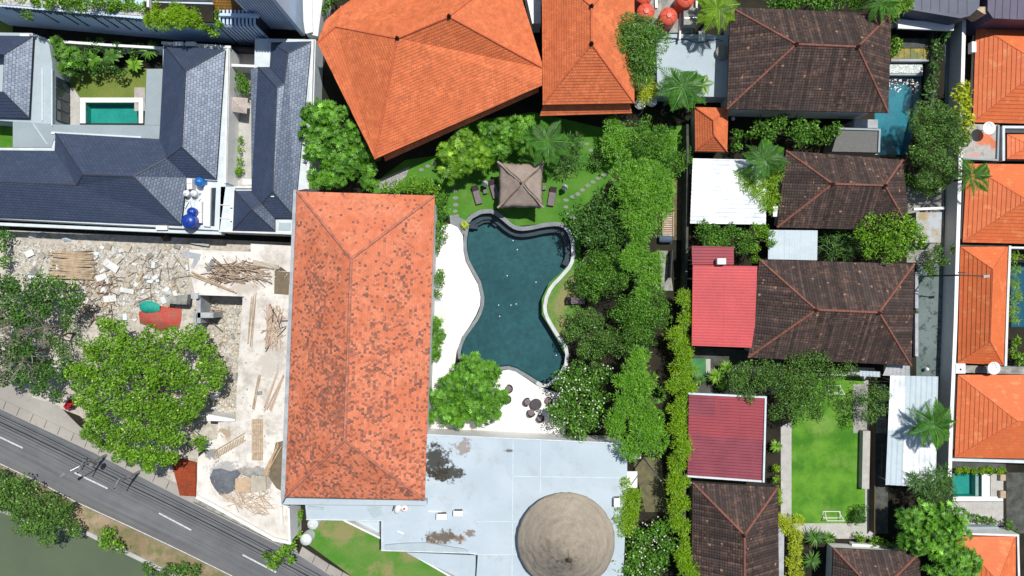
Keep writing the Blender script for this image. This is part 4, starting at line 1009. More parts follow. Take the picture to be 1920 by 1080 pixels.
sheet_canopy('wide white corrugated canopy below the tiny orange roof', [(1299, 297), (1438, 300), (1436, 421), (1294, 419)], 3.6, 3.3, M['white_sheet'], 1, 3, .5, 1, amp=.03)
sheet_canopy('pale grey sheet canopy next to the brown bungalow with the tree', [(1441, 431), (1533, 432), (1532, 488), (1440, 486)], 3.4, 3.3, M['shade_sheet'], 1, 3, .5, 0, amp=.02)
sheet_canopy('long white corrugated canopy streaked with grey beside the lane', [(1669, 704), (1759, 706), (1754, 914), (1660, 909)], 3.4, 3.2, M['white_sheet'], 2, 3, .55, 0, alt=([M['shade_sheet']], [.8]), amp=.05)
sheet_canopy('small grey ribbed canopy at the corner of the largest brown bungalow', [(1663, 684), (1706, 686), (1706, 706), (1655, 704)], 2.9, 2.8, M['plaster_grey'], 1, 1, .4, 0, name='ribbed_canopy')
sheet_canopy('short grey ribbed canopy edge over the yard north of the football lawn', [(1612, 695), (1650, 697), (1650, 707), (1612, 705)], 2.6, 2.5, M['shade_sheet'], 1, 1, .4, 0, name='ribbed_canopy')
t = building('flat_roofed_outbuilding', 'low outbuilding with dark gravel flat roof and pale kerb beside the turquoise pool', 'outbuilding', (1610, 262))
slab('flat_roof', [(1572, 241), (1650, 243), (1650, 286), (1560, 284)], 0, 2.7, M['gravel'], t)
b = MB(); wallseg(b, [(1575, 241), (1650, 243), (1648, 284)], 2.9, .22, 2.65); b.out('roof_kerb', M['pale_roof_dark'], t)
slab('pale_shelf', rect(1602, 224, 1646, 240), 0, 2.4, M['plaster_grey'], t)
t = building('terrace_block', 'flat roofed block with a stained pale grey roof under the orange water tanks', 'building', (1290, 110))
slab('flat_roof', [(1230, 64), (1366, 66), (1364, 182), (1233, 179)], 0, 2.6, M['terrace'], t)
slab('tank_platform', [(1192, -40), (1300, -40), (1300, 60), (1238, 62), (1192, 40)], 0, 3.2, M['concrete'], t)
b = MB(); wallseg(b, [(1240, 66), (1338, 69)], 2.95, .5, 2.59); b.out('roof_kerb', M['terrace'], t)
b = MB(); wallseg(b, [(1277, 15), (1275, 72)], 3.5, .22, 3.2); b.out('pipe_duct', M['plaster'], t)
b = MB(); wallseg(b, [(1229, -30), (1231, 12)], 3.5, .3, 3.2); b.out('low_wall', M['white'], t); b = MB(); wallseg(b, [(1306, -30), (1307, 15)], 3.6, .25, 3.2); b.out('low_wall', M['white'], t)
for q, nm in (([(1282, 14), (1309, 15), (1309, 47), (1281, 46)], 'cooling_unit'),):
    p = G(1295, 31, 4.4); u = thing('cooling_unit', 'dark grey boxy rooftop unit between the orange water tanks and the bungalow', 'machine', (p.x, p.y, 3.2))
    b = MB(); b.box((p.x, p.y, 3.9), (1.7, 2.0, 1.2)); b.out('casing', M['concrete'], u); b = MB(); b.box((p.x, p.y - .2, 4.52), (1.5, .12, .05)); b.out('rib', M['steel'], u)
    b = MB(); b.box((p.x, p.y + .3, 3.9), (1.74, .08, 1.0)); b.out('panel_seam', M['black'], u)
for i, (x0, x1) in enumerate(((1310, 1316), (1316.4, 1322))): slab('white_block', rect(x0, 58 - i * 4, x1, 76), 2.61, 3.0, M['white'], t)
t = building('dark_roofed_building', 'building with a dark blue sheet roof along the top edge right of the trees', 'building', (1760, 0))
slab('sheet_roof', [(1706, -80), (1842, -80), (1836, 14), (1818, 30), (1800, 34), (1706, 18)], 0, 5.4, M['blue_roof'], t)
for i in range(7): b = MB(); wallseg(b, [(1712 + i * 17, -60), (1712 + i * 17, 15 + i * 2)], 5.45, .06, 5.39); b.out('roof_seam', M['blue_roof'], t)
t = building('dark_roofed_building', 'building with a dark violet blue roof at the top right corner', 'building', (1890, 10))
slab('sheet_roof', [(1852, -80), (2050, -80), (2050, 42), (1900, 36), (1862, 34), (1852, 20)], 0, 5.6, simple('violet_sheet_roof', (.085, .065, .12), (.05, .05, .09), .5, .5, .4), t)
for i in range(5): b = MB(); wallseg(b, [(1870 + i * 14, -50), (1866 + i * 14, 34)], 5.66, .07, 5.59); b.out('roof_seam', M['blue_roof'], t)
slab('skylight', [(1824, 13), (1872, 12), (1872, 25), (1845, 26)], 3.0, 5.3, M['wood'], t)
t = building('pavilion', 'white concrete pool pavilion with a mossy yellow tiled ledge above the turquoise pool', 'pavilion', (1710, 70))
slab('canopy', [(1684, 36), (1790, 44), (1788, 57), (1684, 53)], 2.9, 3.2, M['white'], t)
slab('back_wall', [(1686, 28), (1788, 34), (1788, 42), (1686, 35)], 0, 3.0, M['plaster_grey'], t)
for i in range(6): slab('tile', rect(1671 + i * 12.2, 91, 1682.6 + i * 12.2, 110), 0, .95 + .01 * (i % 2), M['yellow_deck'], t)
slab('tile_ledge', rect(1671, 72, 1745, 90), 0, .9, M['conc_dark'], t)
slab('ledge_edge', rect(1671, 110.4, 1744, 115), 0, 1.0, M['plaster_grey'], t)
slab('spillway', rect(1668, 121, 1730, 137), 0, .5, simple('sparkling_wet_pebbles', (.55, .62, .60), (.10, .14, .13), 9, .3, .6, 20, .5, .8, lo=.45, hi=.55), t)
slab('spillway_edge', rect(1668, 137.2, 1730, 141), 0, .42, M['plaster_grey'], t)
slab('side_wall', [(1747, 50), (1752, 50), (1752, 200), (1745, 200)], 0, 1.4, M['conc_dark'], t)
t = building('yard_block', 'low white walled block with open grey yard roof next to the lane', 'outbuilding', (1740, 420))
slab('flat_roof', [(1718, 398), (1766, 398), (1764, 455), (1716, 455)], 0, 2.2, simple('blotchy_grey_roof', (.40, .43, .45), (.34, .27, .14), .45, .8, .3, 5, .1, .1, lo=.45, hi=.6), t)
b = MB(); wallseg(b, [(1716, 392), (1768, 390)], 2.5, .3, 2.15); b.out('parapet', M['white'], t)
t = building('debris_terrace', 'flat concrete roof terrace with peeling orange paint and a round white dish', 'building', (1840, 265))
slab('flat_roof', [(1806, 232), (1872, 234), (1870, 298), (1804, 296)], 0, 2.0, stain_mat('peeling_paint_concrete', (.44, .43, .40), (.36, .35, .33), (.20, .19, .17), [(1848, 262, 2.0, 16, 13, (.62, .17, .07)), (1862, 270, 2.0, 8, 10, (.55, .16, .08)), (1826, 291, 2.0, 13, 6, (.5, .3, .26))], .5, .65, 1.4, .7), t)
b = MB(); wallseg(b, [(1806, 297), (1871, 300), (1873, 236)], 2.25, .2, 1.98); b.out('parapet', M['pale_roof_dark'], t)
hip('lean_to', 'small orange roof boxed in by pale parapets at the right edge', (1888, 252), (1990, 252), (1990, 299), (1888, 298), (1930, 272), (1950, 272), 2.2, 2.7, M['orange_metal'], M['ridge_orange'], course=.46, cat='outbuilding', capr=.06, inset=.3)
wall('parapet_wall', 'pale parapet framing the small orange roof at the right edge', [(1990, 239), (1882, 238), (1882, 299)], 2.5, .3, M['white_cap'], 'wall')
# construction site
t = building('building_site', 'unfinished raw concrete slab littered with timber beside the salmon roofed house', 'construction site', (480, 720))
SLAB = [(355, 468), (470, 472), (470, 457), (549, 461), (544, 560), (528, 930), (527, 946), (544, 950), (543, 1017), (515, 1010), (399, 946), (368, 930), (371, 858), (387, 844), (375, 828), (407, 823), (409, 792), (442, 790), (444, 730), (455, 560), (458, 556), (366, 553), (354, 500)]
slab('floor_slab', SLAB, 3.1, 3.4, M['site_slab'], t)
b = MB()
for x, y in ((362, 474), (440, 474), (540, 470), (458, 560), (372, 548), (450, 700), (520, 700), (440, 800), (520, 850), (378, 918), (510, 990), (470, 470)):
    p = G(x, y, 3.0); b.box((p.x, p.y, 1.55), (.4, .4, 3.1))
b.out('column', M['concrete'], t)
b = MB(); wallseg(b, [(370, 933), (399, 948), (514, 1012), (543, 1018)], 3.9, .35, 3.39); b.out('parapet', M['white'], t)
b = MB(); wallseg(b, [(541, 955), (543, 1014)], 4.2, .25, 0); wallseg(b, [(527, 952), (528, 980)], 3.8, .25, 3.39); b.out('stair_wall', M['white'], t)
slab('grey_block', [(358, 549), (372, 549), (371, 560), (358, 560)], 0, 3.6, M['plaster_grey'], t)
slab('formwork', [(342, 470), (376, 476), (374, 486), (362, 503), (358, 500), (364, 484), (342, 482)], 3.41, 3.5, M['plaster_grey'], t)
slab('lower_step', [(386, 776), (441, 786), (441, 791), (388, 789)], 0, 2.6, M['white'], t)
slab('shadow_patch', [(515, 508), (544, 510), (541, 553), (514, 551)], 3.401, 3.408, M['shadow_brown'], t)  # brown sheets painted as the shadow of the house roof on the slab
slab('shadow_patch', [(517, 830), (532, 826), (530, 922), (518, 915), (503, 893)], 3.401, 3.409, M['shadow_brown'], t)
slab('shadow_patch', [(526, 500), (537, 508), (515, 508)], 3.41, 3.42, M['wood_dark'], t)
t = tag(slab('sheet_stack', [(320, 930 - 70), (345, 862), (367, 868), (367, 931), (337, 929)], 0, .35, M['clay_red']), 'rust red painted strip of ground beside the pavement and the site slab', 'paving')
# walls
wall('boundary_wall', 'long white boundary wall between the lane and the orange roofed houses', [(1808, 40), (1805, 150), (1801, 300), (1796, 460), (1792, 600), (1788, 700), (1784, 790), (1781, 890)], 2.3, .45, M['white'], 'wall')
wall('boundary_wall', 'white capped wall between the third orange roof and the right hand lap pool', [(1894, 463), (1890, 560), (1886, 684)], 1.8, .3, M['plaster'], 'wall')
wall('boundary_wall', 'short white wall running off right above the yellow green hedge and lap pool', [(1990, 466), (1893, 464)], 1.7, .25, M['plaster'], 'wall')
wall('boundary_wall', 'dark boundary wall behind the lime bamboo row by the garden', [(1289, 235), (1290, 300), (1288, 470), (1286, 560), (1285, 760), (1284, 960), (1284, 1100)], 2.4, .28, M['conc_dark'], 'wall')
wall('garden_wall', 'low pale wall along the right side of the football lawn', [(1625, 815), (1623, 910)], .9, .9, M['path'], 'wall')
wall('garden_wall', 'thin dark fence wall right of the football lawn walk', [(1643, 700), (1641, 810), (1640, 1000)], 1.2, .12, M['wood_dark'], 'wall')
wall('garden_wall', 'white garden wall running diagonally past the front lawn', [(645, 976), (760, 1032), (860, 1090)], 1.2, .22, M['white'], 'wall')
wall('garden_wall', 'pale wall under the pool end below the first orange roof row', [(1786, 862), (1990, 868)], 1.6, .35, M['white_cap'], 'wall')
wall('garden_wall', 'mossy grey wall just above the yellow green hedge of the small pool', [(1790, 872), (1880, 876)], 1.2, .8, M['conc_dark'], 'wall')
wall('garden_wall', 'white parapet around the bottom right orange roof', [(1810, 1001), (1909, 1004), (1911, 1090)], 2.5, .25, M['plaster'], 'wall')
wall('garden_wall', 'white courtyard wall between blue grey block and the planted courtyard', [(88, 76), (200, 84), (306, 90)], 2.4, .3, M['white'], 'wall')
wall('garden_wall', 'white gate wall across the narrow villa courtyard near the leafy pot', [(432, 122), (481, 124)], 2.6, .3, M['white'], 'wall')
wall('garden_wall', 'grey wall at the foot of the lime creeper left of the bottom bungalow', [(1462, 1000), (1461, 1100)], 1.6, 1.1, M['plaster_grey'], 'wall')
wall('garden_wall', 'mossy grey wall of the planter above the bottom right orange roof', [(1815, 990), (1870, 990), (1870, 1000)], 1.0, .3, M['pale_roof_dark'], 'wall')
wall('garden_wall', 'white line of wall at the north end of the football lawn', [(1540, 703), (1605, 704)], .5, .2, M['plaster'], 'wall')
wall('garden_wall', 'white kerb wall by the planter above the small bottom bungalow', [(1600, 1022), (1675, 1026)], .8, .3, M['plaster'], 'wall')
wall('fence', 'dark metal fence beside the narrow path left of the red roofs', [(1261, 470), (1258, 520)], 1.6, .1, M['black'], 'fence')
wall('low_wall', 'pale stone ledge at the bank north of the canal trees', [(165, 1001), (300, 1067)], .35, .5, M['path'], 'wall')
# ---------------------------------------------------------------- trees, palms, shrubs
# garden north of the pool
tree('frangipani tree filling the gap between the slate roof and the salmon roof', [(600,212,32),(626,240,38),(598,286,30),(590,250,26),(652,280,38),(690,300,30),(645,325,32),(605,335,24),(690,335,20),(640,215,16),(660,255,22)], 5.6, 'star', 'star', dens=1.25)
tree('light green frangipani tree left of the thatched gazebo', [(848,290,28),(872,265,26),(845,322,20),(885,292,26),(865,310,20),(908,268,24),(905,300,18)], 4.6, 'star', 'bright', dens=1.2)
tree('leafy frangipani tree north of the gazebo below the orange villa', [(935,250,28),(965,242,26),(990,232,18),(940,282,20),(970,268,22),(915,244,18)], 4.6, 'star', 'star', dens=1.2)
palm('palm with drooping fronds behind the thatched gazebo', 1026, 266, 44, 5.0, 15)
bush('rounded dark shrub right of the palm behind the gazebo', [(1062,286,26),(1078,272,20),(1055,305,20),(1080,300,16)], 2.6, 'strap', 'dark', dens=.8)
tree('small soft bright tree left of the round leafy tree north of the garden', [(1150,245,22),(1140,272,20),(1158,285,18),(1165,262,14)], 4.4, 'feather', 'feather')
tree('round leafy tree below the yellow croton', [(1205,245,32),(1220,270,32),(1198,285,28),(1240,250,18),(1180,262,18)], 4.4, 'fine', 'mid')
bush('small leafy shrub next to the dark boundary wall at the garden corner', [(1282,290,20),(1270,312,18),(1290,315,14),(1262,295,14)], 2.6, 'fine', 'mid')
bush('olive shrub on the upper lawn left of the round leafy tree', [(1128,292,16),(1115,305,10)], 2.0, 'fine', 'olive')
bush('feathery shrub at the garden corner by the tiny orange roof', [(1256,262,16),(1248,282,14)], 2.6, 'feather', 'feather')
tree('tall feathery bamboo crown leaning over the narrow orange villa', [(1198,58,38),(1215,92,34),(1190,105,26),(1175,75,24),(1222,62,24),(1200,130,24),(1172,58,14),(1208,145,14)], 9.0, 'feather', 'mid', dens=1.3, sub=.5)
bush('yellow croton shrub above the round white garden tables', [(1213,168,17),(1205,180,12),(1226,175,11),(1218,155,9)], 3.2, 'strap', 'gold', dens=.9, scale=.8)
palm('broad palm over the lower edge of the grey terrace', 1280, 164, 46, 4.8, 17, wide=1.35)
palm('young yellow green palm right of the broad terrace palm', 1316, 158, 20, 4.6, 9, 'palm_lime', wide=1.3)
palm('lime palm beside the orange water tanks', 1344, 16, 40, 6.5, 20, 'palm_lime', wide=1.2)
tree('dense leafy tree at the top edge behind the first brown bungalow', [(1460,2,22),(1495,-4,26),(1530,4,24),(1565,-4,26),(1600,2,22),(1480,8,18),(1545,8,18)], 6, 'leafy', 'mid', dens=1.4)
tree('bright leafy tree over the top right corner of the first brown bungalow', [(1640,6,26),(1668,10,24),(1690,12,18),(1672,34,16),(1690,-12,24),(1625,-10,20)], 6.5, 'feather', 'bright')
palm('palm crossing the corner of the first brown bungalow', 1652, 6, 36, 7.0, 11)
# the big trees right of the pool
tree('large feathery bright tree right of the garden lawn', [(1182,348,34),(1222,345,36),(1210,384,40),(1185,412,30),(1240,362,24),(1170,330,26),(1214,420,24),(1200,325,24),(1240,392,18),(1165,360,18),(1200,440,16)], 7.2, 'feather', 'feather', dens=1.35, sub=.46)
tree('dark leafy tree at the north east corner of the main pool', [(1090,400,28),(1118,385,26),(1108,425,28),(1138,400,24),(1085,425,18),(1140,378,18)], 5.2, 'leafy', 'dark')
tree('dark leafy tree below the large feathery tree', [(1128,445,28),(1160,455,26),(1150,428,22),(1110,455,18),(1185,452,20)], 5.0, 'leafy', 'dark')
tree('dense green tree with the lounger poking out beneath it', [(1120,500,32),(1145,484,26),(1105,540,30),(1142,530,32),(1100,515,22),(1165,512,20)], 5.4, 'fine', 'mid', dens=1.1)
tree('broad dense green tree in front of the bright red roof', [(1190,572,36),(1222,570,32),(1165,590,30),(1212,605,34),(1242,585,22),(1185,620,24)], 5.8, 'fine', 'mid', dens=1.1)
tree('olive green tree along the pool edge above the white flowering tree', [(1095,600,32),(1110,640,32),(1145,645,32),(1185,650,26),(1078,625,18),(1090,660,16),(1212,635,20)], 4.6, 'fine', 'olive', dens=1.15)
tree('soft light green tree between the two dense green trees', [(1196,490,28),(1212,520,26),(1190,465,20),(1225,495,20),(1206,548,16),(1172,488,14)], 6.8, 'feather', 'feather', dens=1.2)
tree('white flowering tree beside the wicker table set', [(1078,705,32),(1062,740,32),(1105,732,34),(1060,785,32),(1100,782,34),(1130,700,24),(1125,760,24),(1048,715,18),(1085,812,20),(1040,770,16)], 4.8, 'leafy', 'mid', fl=95, dens=1.05)
tree('tall feathery tree between the white flowering tree and the lime bamboo row', [(1190,690,26),(1202,728,34),(1168,755,24),(1202,776,36),(1212,818,34),(1180,838,22),(1158,800,22),(1228,796,18),(1172,712,18),(1200,665,16),(1160,775,16)], 7.4, 'feather', 'feather', dens=1.35, sub=.48)
# lime bamboo row
BAM = [(1287,562,15,'uppermost lime bamboo clump, beside the bright red roof'),(1284,600,17,'lime bamboo clump second from the top of the row'),(1262,630,13,'small lime bamboo clump leaning left of the row'),(1282,650,21,'lime bamboo clump below the bright red roof corner'),
 (1280,690,23,'lime bamboo clump beside the green painted floor'),(1262,722,13,'small lime bamboo clump left of the row, under the tall tree gap'),(1284,728,18,'lime bamboo clump above the dull red canopy corner'),(1276,765,21,'lime bamboo clump at the top left of the dull red canopy'),
 (1272,800,20,'lime bamboo clump at the middle of the dull red canopy'),(1276,838,20,'lime bamboo clump level with the lawn top, left of the dull red canopy'),(1266,872,18,'lime bamboo clump near the tall thin pole'),(1268,905,20,'lime bamboo clump beside the top of the bottom brown bungalow'),
 (1272,942,20,'lime bamboo clump left of the bungalow ridge end'),(1278,980,17,'lime bamboo clump above the second flowering tree'),(1286,1035,22,'lime bamboo clump right of the second flowering tree'),(1290,1072,22,'lowest lime bamboo clump at the bottom edge')]
for i, (x, y, r, lab) in enumerate(BAM):
    tree(lab, [(x + random.uniform(-4, 4), y + random.uniform(-4, 4), r * .8), (x + random.uniform(-7, 7), y - r * .7, r * .55), (x + random.uniform(-7, 7), y + r * .7, r * .55), (x + random.choice((-1, 1)) * r * .6, y, r * .5)], 4.2 + random.uniform(-.4, .5), 'feather', 'lime', name='bamboo_clump', cat='bamboo', group='row of lime bamboo clumps along the boundary', sub=.5, dens=1.1)
tree('lime feathery shrub beside the right edge of the pale flat roof', [(1183,942,20),(1178,970,22),(1190,958,14),(1172,992,12),(1175,905,10),(1185,925,12)], 5.4, 'feather', 'lime', sub=.5)
tree('second white flowering tree right of the thatched rotunda', [(1200,1005,30),(1238,990,26),(1180,1045,34),(1222,1040,34),(1255,1025,18),(1165,1075,24),(1205,1078,24),(1150,1055,14)], 4.6, 'leafy', 'mid', fl=75)
# by the pool
tree('glossy frangipani tree standing on the white pool deck', [(880,690,28),(912,702,26),(850,728,32),(885,735,34),(922,735,26),(850,768,28),(890,768,28),(828,742,22),(925,762,20),(826,775,20),(860,790,12),(905,788,12),(942,745,12)], 3.8, 'star', 'star', dens=1.45, scale=1.1)
bush('clipped green bush at the bend of the deck against the salmon roof', [(822,528,13),(820,548,10),(823,512,10)], 2.0, 'fine', 'mid', trunk=False)
bush('long green bush on the deck midway along the salmon roof', [(818,622,14),(820,645,14),(816,668,12),(820,605,9)], 2.2, 'star', 'mid', trunk=False)
bush('bright green hedge along the north end of the salmon roof', [(748,350,15),(772,346,16),(795,349,16),(812,360,13),(725,354,10)], 2.8, 'leafy', 'bright', trunk=False, scale=.8)
bush('green hedge running down the right edge of the salmon roof', [(824,375,15),(828,398,14),(824,422,14),(822,445,15),(818,462,10)], 2.4, 'leafy', 'mid', trunk=False, scale=.8)
blades('small yellow rosette plant on the grey stone corner of the pool', 871, 421, 10, .9, 18, 'gold', z0=0, w=.12)
tree('dark shadowy tree at the shaded end of the service path', [(1130,640,14),(1120,655,10)], 3.0, 'fine', 'dark')
# right hand properties
tree('leafy tree row below the first brown bungalow', [(1425,238,20),(1455,232,24),(1490,240,26),(1520,250,24),(1550,255,22),(1440,255,18),(1500,262,18),(1562,240,14),(1410,250,12)], 4.6, 'leafy', 'mid')
palm('palm beside the second brown bungalow above the white canopy', 1432, 300, 42, 5.4, 17)
tree('feathery lime shrub draping over the white corrugated canopy', [(1432,350,20),(1440,375,20),(1405,345,14),(1385,330,10),(1400,325,9),(1448,335,16),(1420,365,12)], 4.6, 'feather', 'lime', sub=.5, dens=.9)
bush('small dark shrub between the tiny orange roof and the brown bungalow', [(1385,255,13),(1378,275,10)], 2.4, 'leafy', 'mid')
bush('dense vine thicket hanging over the bottom of the white canopy', [(1318,432,20),(1345,438,22),(1372,442,22),(1398,448,22),(1330,455,18),(1360,462,18),(1390,468,14)], 4.4, 'fine', 'mid', dens=1.1)
bush('curling vine clump between white canopy and pale grey canopy', [(1420,432,14),(1438,438,13),(1445,455,9),(1412,470,12),(1418,488,9),(1432,428,10)], 4.4, 'fine', 'bright')
tree('large dark fine leaved tree beside the turquoise pool', [(1725,222,30),(1755,215,30),(1785,230,26),(1728,258,30),(1765,262,34),(1795,270,24),(1745,300,32),(1785,310,28),(1720,290,22),(1758,335,24),(1730,330,18)], 6.0, 'fine', 'olive', dens=1.25, sub=.36)
tree('bright yellow croton tree against the white lane wall', [(1802,164,13),(1812,182,13),(1806,200,14),(1812,220,14),(1806,240,13),(1796,180,10),(1808,256,9)], 3.8, 'big', 'gold', dens=1.2, scale=.75)
palm('dark palm leaning onto the second orange roof from the lane', 1822, 332, 36, 6.0, 13)
tree('bright rounded tree growing in front of the second brown bungalow', [(1640,412,30),(1675,405,28),(1705,432,26),(1680,445,32),(1645,450,30),(1615,438,20),(1700,465,22),(1665,475,22),(1630,470,18),(1725,450,14)], 5.6, 'leafy', 'bright', dens=1.05, scale=.85)
bush('dark strappy shrub between the pale grey canopy and the bright rounded tree', [(1555,450,18),(1575,440,18),(1560,472,16),(1585,465,18),(1600,452,12)], 2.6, 'strap', 'dark')
bush('vine at the top end of the mossy lane', [(1752,478,13),(1768,490,12),(1742,500,12),(1760,465,9),(1745,515,9),(1785,468,7)], 2.4, 'fine', 'olive')
bush('dark leafy creeper strip between the pavilion and the lane', [(1758,80,12),(1755,105,14),(1750,130,14),(1748,155,13),(1742,175,12),(1770,70,9),(1785,50,8)], 2.6, 'big', 'dark', dens=.9, scale=.6)
bush('small bright shrub at the left end of the yellow tiled ledge', [(1678,78,10),(1676,95,10),(1684,86,7)], 2.0, 'leafy', 'bright')
bush('small yellow flowering shrub at the edge of the grey yard', [(1735,358,12),(1722,352,10),(1712,345,12),(1750,352,12),(1700,335,8)], 2.8, 'leafy', 'mid', fl=26, flm=M['flower_y'])
blades('tall pale agave beside the green painted floor', 1343, 705, 20, 2.4, 30, 'bright', w=.2)
blades('second pale agave right of the green painted floor', 1362, 690, 16, 2.2, 26, 'bright', w=.2)
blades('dark agave in the shade on the green painted floor', 1312, 712, 15, 1.4, 22, 'dark', w=.18)
blades('leafy agave above the corner of the dull red canopy', 1358, 722, 16, 2.0, 26, 'mid', w=.18)
tree('olive shrub tree spilling over the top of the dull red canopy', [(1465,745,18),(1450,775,14),(1400,700,24),(1430,695,24),(1385,718,20),(1415,725,22),(1445,715,22),(1378,698,14),(1400,740,14)], 4.6, 'fine', 'olive', dens=.9, rel=.6)
tree('open sparse tree shading the north end of the football lawn', [(1480,690,30),(1512,680,28),(1545,700,26),(1500,725,34),(1530,740,28),(1470,725,28),(1468,760,24),(1560,725,22),(1500,770,22),(1540,672,18),(1575,700,14),(1580,760,14),(1450,700,24),(1590,690,16),(1530,775,18)], 6.0, 'fine', 'olive', dens=.8, sub=.55, flat_=.5)
tree('thin airy tree between the football lawn and the white streaked canopy', [(1615,745,22),(1635,735,22),(1625,775,22),(1645,765,16),(1655,740,12)], 4.6, 'fine', 'olive', dens=.7, sub=.5)
blades('leafy strap plant at the corner of the garden walk', 1456, 838, 14, 1.8, 24, 'bright', w=.2)
bush('narrow lime hedge strip left of the garden walk', [(1455,880,7),(1456,900,7),(1457,920,8),(1460,940,8)], 1.6, 'leafy', 'lime', trunk=False, scale=.7)
bush('glowing yellow green creeper heap at the lower left corner of the football lawn', [(1462,978,14),(1478,985,15),(1490,1000,14),(1488,1025,14),(1488,1050,15),(1488,1078,15),(1494,975,9)], 2.4, 'feather', 'gold', trunk=False, dens=1.1, sub=.5)
blades('dark strap plant below the garden walk', 1528, 1008, 22, 2.0, 30, 'dark', w=.16)
blades('bright strap plant right of the dark strap plant', 1556, 1008, 15, 2.2, 24, 'mid', w=.18)
blades('dark strap plant at the bottom edge below the garden walk', 1522, 1050, 22, 2.0, 30, 'dark', w=.16)
bush('small shrub row on the planter above the small bottom bungalow', [(1612,1008,9),(1640,1014,9),(1655,1018,9),(1668,1024,7)], 1.4, 'leafy', 'bright', trunk=False)
bush('dark round shrub at the lower right of the football lawn', [(1612,955,12),(1610,975,12),(1615,965,10)], 1.8, 'fine', 'dark')
palm('green palm over the streaked white canopy', 1748, 796, 46, 5.4, 19, wide=1.1)
bush('dark spiky shrub above the big star leaved tree at the bottom right', [(1722,905,20),(1745,893,20),(1765,908,18),(1740,925,22),(1712,895,12),(1775,930,16),(1770,885,12)], 4.4, 'strap', 'dark', dens=1.0)
tree('big star leaved tree between the lane and the bottom right orange roof', [(1710,975,30),(1740,960,28),(1775,975,30),(1715,1005,28),(1755,1000,32),(1795,995,22),(1770,1030,32),(1795,1045,28),(1765,1065,30),(1800,1075,30),(1730,1020,16),(1822,1055,16)], 6.0, 'star', 'star', dens=1.3)
bush('yellow green hedge hanging over the small green pool', [(1795,881,7),(1810,881,7),(1825,882,7),(1840,882,7),(1855,882,7),(1870,882,8),(1880,880,6)], 1.6, 'leafy', 'lime', trunk=False, scale=.6)
bush('yellow green hedge along the left side of the lap pool', [(1903,482,8),(1902,505,8),(1901,530,9),(1901,555,9),(1900,580,8),(1899,600,7)], 1.6, 'feather', 'lime', trunk=False, sub=.5)
bush('leafy shrub below the lap pool at the right edge', [(1905,640,10),(1900,662,9),(1912,675,12)], 1.8, 'leafy', 'bright', trunk=False)
bush('small planter shrubs south of the small green pool', [(1842,975,8),(1858,976,8),(1830,972,6)], 1.2, 'leafy', 'olive', trunk=False)
bush('dark low shrub at the end of the pale villa deck', [(1890,985,9),(1900,1000,8)], 1.4, 'leafy', 'mid', trunk=False)
# left side: villa courtyards
bush('leafy courtyard shrubs at the left end behind the green pool', [(112,98,14),(128,112,16),(145,102,15),(120,128,12),(108,78,8),(155,120,12)], 3.4, 'star', 'mid')
blades('banana like plant in the courtyard left of centre', 175, 112, 22, 2.6, 16, 'mid', w=.5)
blades('broad leaved plant in the middle of the courtyard', 208, 105, 24, 3.0, 16, 'dark', w=.55)
blades('bright broad leaved plant near the courtyard flat roof', 250, 120, 18, 2.0, 14, 'bright', w=.5)
blades('feathery courtyard plant by the right corner of the white wall', 280, 95, 22, 3.2, 40, 'mid', w=.12)
bush('dark courtyard shrubs behind the broad leaved plants', [(165,85,12),(190,88,13),(225,92,14),(255,95,13),(195,125,13),(225,135,12),(180,135,10),(150,138,10)], 2.4, 'leafy', 'dark')
bush('potted leafy shrub in the narrow villa courtyard', [(457,152,15),(455,170,14),(466,160,10),(448,140,8)], 2.4, 'fine', 'mid')
bush('thin bright hedge strip in the narrow villa courtyard', [(452,262,5),(452,280,5),(451,300,6),(450,325,8),(452,315,6)], 1.2, 'leafy', 'bright', trunk=False, scale=.6)
bush('roof edge shrubbery along the top left corner', [(10,-8,16),(66,2,14),(95,4,15),(125,4,16),(155,4,17),(185,5,17),(215,8,17),(245,10,17),(268,14,14),(40,-4,14)], 8.0, 'leafy', 'bright', dens=1.7, trunk=False, scale=.8, rel=.5)
bush('golden green hedge tumbling over the blue grey block', [(290,34,17),(312,36,19),(335,38,20),(358,40,18),(378,44,14),(392,52,10),(275,24,12),(300,22,14),(335,20,14),(370,26,13)], 7.8, 'feather', 'lime', dens=1.9, trunk=False, rel=.6, dome=.35)
bush('small olive shrub hanging on the slotted blue wall', [(50,28,9),(58,33,7)], 7.4, 'leafy', 'olive', trunk=False, rel=.5)
bush('climber beside the white posts next to the ochre roof', [(404,28,10),(408,45,10),(400,60,10),(396,10,9)], 6.8, 'leafy', 'bright', trunk=False, rel=.6)
bush('dark greenery behind the top left corner of the irregular orange roof', [(618,4,12),(630,-6,12),(610,20,8)], 4.0, 'leafy', 'mid')
